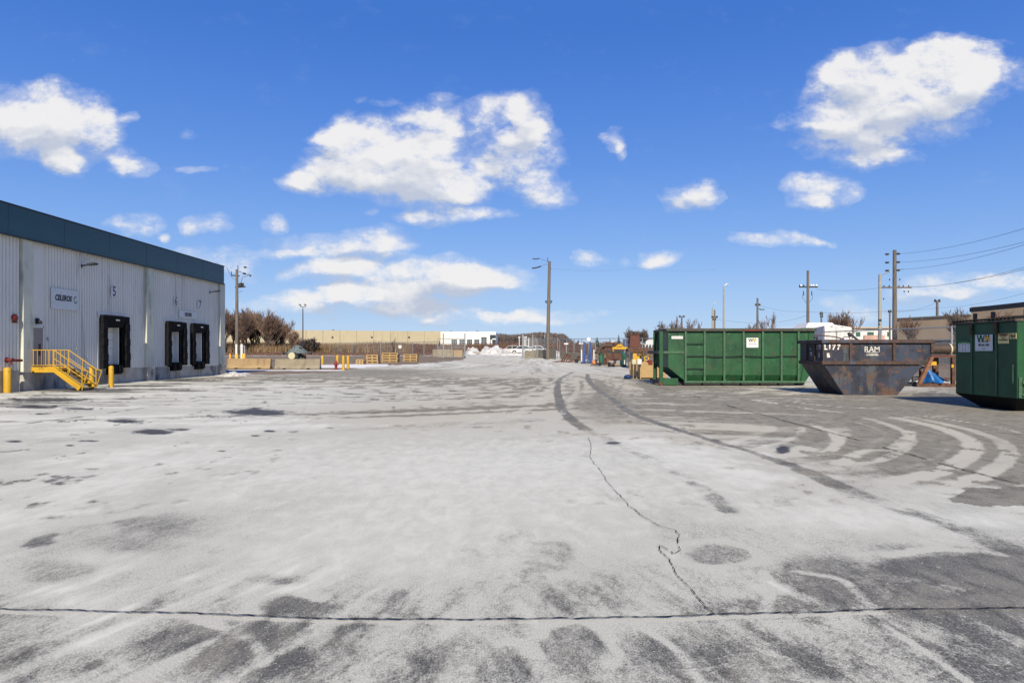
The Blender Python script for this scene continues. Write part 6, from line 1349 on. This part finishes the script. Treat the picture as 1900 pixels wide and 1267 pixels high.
# ------------------------------------------------------------------ poles, lights, wires
def upole(label, px_, pyt, d, r0=.15, m=m_pole, name='utility_pole', base=None, grp=None, lean=0):
    z0 = zt(d) if base is None else base; t = thing(name, label, 'pole', (XA(px_, d), d, z0), 0, grp); h = ZA(pyt, d)-z0
    q = MB(); q.tube([(0,0,-.2),(lean*.5,0,h*.5),(lean,0,h)], [r0, r0*.85, r0*.68], 10); q.build('shaft', m, t, smooth=True); return t, h
SPLIT = {'jumper_wire', 'insulator', 'cutout', 'insulator_string', 'crossarm', 'crossarm_insulator', 'bolt'}
def split_build(q, name, m, t):
    par = list(range(len(q.v)))
    def find(a):
        while par[a] != a: par[a] = par[par[a]]; a = par[a]
        return a
    for f in q.f:
        for k in f[1:]: par[find(k)] = find(f[0])
    isl = {}
    for f in q.f: isl.setdefault(find(f[0]), []).append(f)
    for fs in isl.values():
        b_ = MB(); mp_ = {}
        for f in fs:
            for k in f:
                if k not in mp_: mp_[k] = len(b_.v); b_.v.append(q.v[k])
            b_.f.append(tuple(mp_[k] for k in f)); b_.m.append(0)
        o_ = b_.build(name, m, t)
    return o_
def part(t, name, m, fn):
    q = MB(); fn(q)
    return split_build(q, name, m, t) if name in SPLIT else q.build(name, m, t)
def rel(t, px_, py_): return (XA(px_, t.location.y)-t.location.x, 0, ZA(py_, t.location.y)-t.location.z)
split_build(bolt_mb, 'bolt', m_dark, mc)
# left pole with switchgear
t, h = upole('weathered wooden utility pole with switchgear behind the barriers', 439.5, 500, 70, .19)
part(t, 'crossarm', m_dark, lambda q: (q.bar(rel(t,430,511), rel(t,444,512), .12), q.bar(rel(t,436.5,533), rel(t,455,532), .14), q.bar(rel(t,429.5,511.5), rel(t,429.5,504), .06), q.bar(rel(t,441.5,500), rel(t,441.5,493), .06)))
part(t, 'insulator', m_brownpipe, lambda q: [q.lathe([(.05,0),(.12,.08),(.06,.16),(.12,.24),(.05,.32)], 8, rel(t, a, c)) for a, c in ((444.5,531),(447.5,530),(451,531))])
part(t, 'switch', m_dark, lambda q: (q.box(*[rel(t,443.5,532)[0], -.15, rel(t,443.5,532)[2]], *[rel(t,449,527)[0], .15, rel(t,449,526)[2]]),))
part(t, 'jumper_wire', m_wire, lambda q: (q.tube([rel(t,441,503), rel(t,447,505), rel(t,455,508), rel(t,466,512)], .03, 4), q.tube([rel(t,447,525), rel(t,450,515), rel(t,458,512), rel(t,463,508)], .025, 4), q.tube([rel(t,452,496), rel(t,458,495.5)], .05, 4), q.tube([rel(t,420,495), rel(t,426,507), rel(t,431,516), rel(t,438,520)], .02, 4), q.tube([rel(t,443,543), rel(t,450,539)], .02, 4)))
part(t, 'insulator_string', m_dark, lambda q: (q.tube([rel(t,451,507.5), rel(t,456,508)], .09, 6), q.tube([rel(t,463,512), rel(t,466,511)], .08, 6), q.tube([rel(t,453,496), rel(t,457,496)], .08, 6)))
for px_, w_, lab in ((438.6, 2.0, 'white conduit riser left of the utility pole foot'), (448.6, 2.5, 'thick white conduit riser right of the utility pole foot'), (454, .9, 'thin grey conduit riser at the right of the white ones')):
    d = 69; q = MB(); q.tube([(0,0,0),(0,0,ZA(638.5 if w_ > 1 else 643, d))], w_/F*d, 10); q.lathe([(w_/F*d*1.15,.0),(w_/F*d*1.15,.15)], 10, (0,0,ZA(644, d))); t2 = q.build('conduit', m_white if w_ > 1 else m_grey, smooth=True); t2.location = (XA(px_, d), d, 0); tag(t2, lab, 'conduit', 'conduit risers at the utility pole')
# floodlight masts
t, h = upole('thin dark mast with two floodlights before the beige building', 562, 572, 140, .13, m_dark, 'floodlight_mast')
part(t, 'bracket', m_dark, lambda q: q.tube([rel(t,557.5,565.5), rel(t,558.5,569.5), rel(t,562,570), rel(t,566,569.5), rel(t,567,565.5)], .07, 6))
for a in (556.6, 566.2):
    part(t, 'floodlight', m_dark, lambda q: q.hexa([tuple(Vector(rel(t, a-1.8, 566))+Vector((0,y,0))) if False else p for p in [ (rel(t,a-1.6,566)[0],-.3,rel(t,a,566.5)[2]),(rel(t,a+1.6,566)[0],-.3,rel(t,a,567.5)[2]),(rel(t,a+1.6,566)[0],.3,rel(t,a,567.5)[2]),(rel(t,a-1.6,566)[0],.3,rel(t,a,566.5)[2]),(rel(t,a-1.6,564)[0],-.2,rel(t,a,563.6)[2]),(rel(t,a+1.6,564)[0],-.2,rel(t,a,565.2)[2]),(rel(t,a+1.6,564)[0],.2,rel(t,a,565.2)[2]),(rel(t,a-1.6,564)[0],.2,rel(t,a,563.6)[2])]]))
t, h = upole('tall dark wooden utility pole with two small floodlights near the entrance', 1016, 485, 88, .26, m_pole, lean=.25)
part(t, 'lightning_rod', m_dark, lambda q: q.tube([rel(t,1016.5,486), rel(t,1016.2,478)], .04, 5)); 
part(t, 'insulator_string', m_dark, lambda q: (q.tube([rel(t,988,480), rel(t,994,481), rel(t,1001,479.5)], .06, 6), q.tube([rel(t,987,498), rel(t,995,497), rel(t,1004,494)], .08, 6), q.bar(rel(t,1021,488), rel(t,1021,499), .08), q.bar(rel(t,1018,498.5), rel(t,1023,499), .1)))
part(t, 'jumper_wire', m_wire, lambda q: (q.tube([rel(t,1004,494), rel(t,1012,491), rel(t,1018,490)], .02, 4), q.tube([rel(t,1001,479.5), rel(t,1010,483), rel(t,1017,486)], .02, 4)))
for a, sgn in ((1013, -1), (1023, 1)):
    part(t, 'floodlight', m_dark, lambda q: (q.tube([rel(t,1017,561.5), rel(t,a,562.5), rel(t,a,560)], .05, 5), q.box(rel(t,a-1.6,0)[0], -.25, rel(t,a,560.5)[2], rel(t,a+1.6,0)[0], .1, rel(t,a,558)[2])))
# poles beyond the container
gp_ = 'wooden utility poles along the road'
def simple_pole(label, px_, pyt, d, arms, m=m_pole, r0=.17):
    t, h = upole(label, px_, pyt, d, r0, m, grp=gp_)
    for a, c, y in arms:
        part(t, 'crossarm', m_dark, lambda q: q.bar(rel(t, a, y), rel(t, c, y), .14)); part(t, 'insulator', m_dark, lambda q: [q.lathe([(.05,0),(.10,.1),(.05,.28)], 6, rel(t, e, y)) for e in (a+1, (a+px_)/2, (c+px_)/2, c-1)])
    return t
simple_pole('short T shaped utility pole over the left bays of the container', 1265, 587, 120, [(1259.5, 1270.5, 588)], r0=.2)
simple_pole('utility pole beside the curved arm street light', 1326, 575, 110, [(1320, 1332, 589), (1322, 1329, 593.5)])
simple_pole('small far utility pole over the left corner of the container', 1224, 596, 150, [(1219, 1229, 605.5)], r0=.12)
t = simple_pole('dark wooden pole with two side brackets over the container', 1405.5, 553, 105, [(1401, 1411, 566.5)], r0=.2); part(t, 'side_arm', m_dark, lambda q: (q.bar(rel(t,1406,572.5), rel(t,1418,575), .08), q.box(rel(t,1410,0)[0], -.1, rel(t,0,575)[2], rel(t,1418,0)[0], .1, rel(t,0,573.5)[2])))
t = simple_pole('tall utility pole with one crossarm above the right end of the container', 1499, 502, 80, [(1483, 1517, 532.5)], r0=.19)
part(t, 'jumper_wire', m_wire, lambda q: (q.tube([rel(t,1491,541), rel(t,1489,552), rel(t,1496,562)], .02, 4), q.tube([rel(t,1506,541), rel(t,1508,553), rel(t,1501,562)], .02, 4), q.tube([rel(t,1491,548), rel(t,1491,540)], .05, 5), q.tube([rel(t,1506,548), rel(t,1506,540)], .05, 5)))
part(t, 'insulator', m_white, lambda q: [q.lathe([(.04,0),(.14,.06),(.14,.2),(.04,.28)], 8, rel(t, e, 532)) for e in (1486, 1505, 1509, 1515)])
simple_pole('short leaning utility pole over the white tarp shed', 1524, 578, 95, [(1521, 1527, 583), (1522, 1527, 588)], r0=.14)
simple_pole('small pole with a transformer left of the tallest pole', 1651, 578, 90, [(1648, 1654, 579)], r0=.13)
simple_pole('short T shaped utility pole above the tan building', 1739, 558, 85, [(1733.5, 1744.5, 559.5)], r0=.2)
t, h = upole('tallest wooden pole with paired disc insulators and a wide crossarm', 1660, 464, 62, .22, m_pole)
for k, y in enumerate((471, 486.5, 501.5)):
    part(t, 'insulator', m_dark, lambda q: (q.tube([rel(t,1643.5,y+1), rel(t,1648.5,y+.5)], .09, 8), q.tube([rel(t,1664,y), rel(t,1669,y)], .09, 8), q.bar(rel(t,1641,y+.5), rel(t,1651,y+.4), .03), q.bar(rel(t,1661,y-.5), rel(t,1671,y), .03)))
part(t, 'crossarm', m_pole, lambda q: (q.bar(rel(t,1637,533.5), rel(t,1691,533.5), .13), q.bar(rel(t,1660,500.5), rel(t,1677,499.5), .05)))
part(t, 'crossarm_insulator', m_dark, lambda q: [q.lathe([(.03,0),(.07,.08),(.03,.2)], 6, rel(t, e, 533)) for e in (1640, 1650, 1668, 1676, 1686)])
part(t, 'cutout', m_dark, lambda q: [q.tube([rel(t, a, y+2), rel(t, a-1, y-1)], .05, 5) for a, y in ((1640,554),(1651,518.5),(1678,540.5),(1686,540.5),(1670,518))])
gs = 'street lights beyond the container'
def lamp(label, px_, pyt, d, arm, m=m_polec, r0=.16):
    t, h = upole(label, px_, pyt, d, r0, m, 'street_light', grp=gs); part(t, 'arm', m_galv, lambda q: q.tube([rel(t, *p) for p in arm], .05, 6))
    e = arm[-1]; sg = 1 if e[0] > px_ else -1; part(t, 'lamp_head', m_grey, lambda q: q.hexa([(rel(t,e[0]-.5*sg,0)[0],-.15,rel(t,0,e[1]+.9)[2]),(rel(t,e[0]+3.2*sg,0)[0],-.15,rel(t,0,e[1]+.9)[2]),(rel(t,e[0]+3.2*sg,0)[0],.15,rel(t,0,e[1]+.9)[2]),(rel(t,e[0]-.5*sg,0)[0],.15,rel(t,0,e[1]+.9)[2]),(rel(t,e[0]-.2*sg,0)[0],-.1,rel(t,0,e[1]-.7)[2]),(rel(t,e[0]+2.6*sg,0)[0],-.1,rel(t,0,e[1]-.4)[2]),(rel(t,e[0]+2.6*sg,0)[0],.1,rel(t,0,e[1]-.4)[2]),(rel(t,e[0]-.2*sg,0)[0],.1,rel(t,0,e[1]-.7)[2])])); return t
lamp('short street light with a curved dark arm over the container', 1322, 573, 115, [(1322,574),(1322.5,570),(1325,563),(1327,560.5)])
lamp('tall pale concrete street light over the middle of the container', 1343, 531, 95, [(1343,533),(1345,529),(1349.5,526.5)])
lamp('pale concrete street light just left of the tallest pole', 1632.5, 509, 66, [(1633,512),(1643,507),(1650,504.5)], r0=.18)

wires = []
def wire(label, pts, r=.012, grp='overhead power lines'):
    P = [Vector((XA(a, d), d, ZA(c, d))) for a, c, d in pts]; Q = []
    for p, q_ in zip(P[:-1], P[1:]):
        L_ = (q_-p).length; Q += [p.lerp(q_, i/10)-Vector((0,0, L_*.012*4*(i/10)*(1-i/10))) for i in range(10)]
    Q.append(P[-1]); O_ = Q[0].copy(); t = MB().tube([q_-O_ for q_ in Q], [max(r, q_.y*.00007) for q_ in Q], 4).build('power_line', m_wire); t.location = O_; tag(t, label, 'power line', grp)
wire('topmost power line running right from the tallest pole', [(1668,471,62),(1905,423,40)]); wire('second power line down, running right from the tallest pole', [(1668,486.5,62),(1905,448,40)]); wire('third power line down, running right from the tallest pole', [(1676,500,62),(1905,453,40)])
wire('power line from the wide crossarm to the upper right edge', [(1690,533,62),(1905,495,40)]); wire('second line from the wide crossarm to the right edge', [(1686,533,62),(1905,499,42)], grp='overhead power lines')
wire('low power line crossing behind the tan building roof', [(1651,580,90),(1739,571,85),(1905,543,60)]); wire('power line between the one armed pole and the tallest pole', [(1515,537,80),(1637,533.5,62)])
wire('low line between the container poles and the tallest pole', [(1411,567,105),(1499,578,80),(1660,576,62),(1739,560,85)]); wire('slanting line down to the left of the one armed pole', [(1499,585,80),(1405,600,105),(1326,592,110)])
wire('thin line from the entrance pole towards the right', [(1021,498,88),(1180,497,120),(1330,500,150)], .008)

# render settings
sc.render.engine = 'CYCLES'
sc.cycles.transparent_max_bounces = 24
sc.cycles.max_bounces = 6
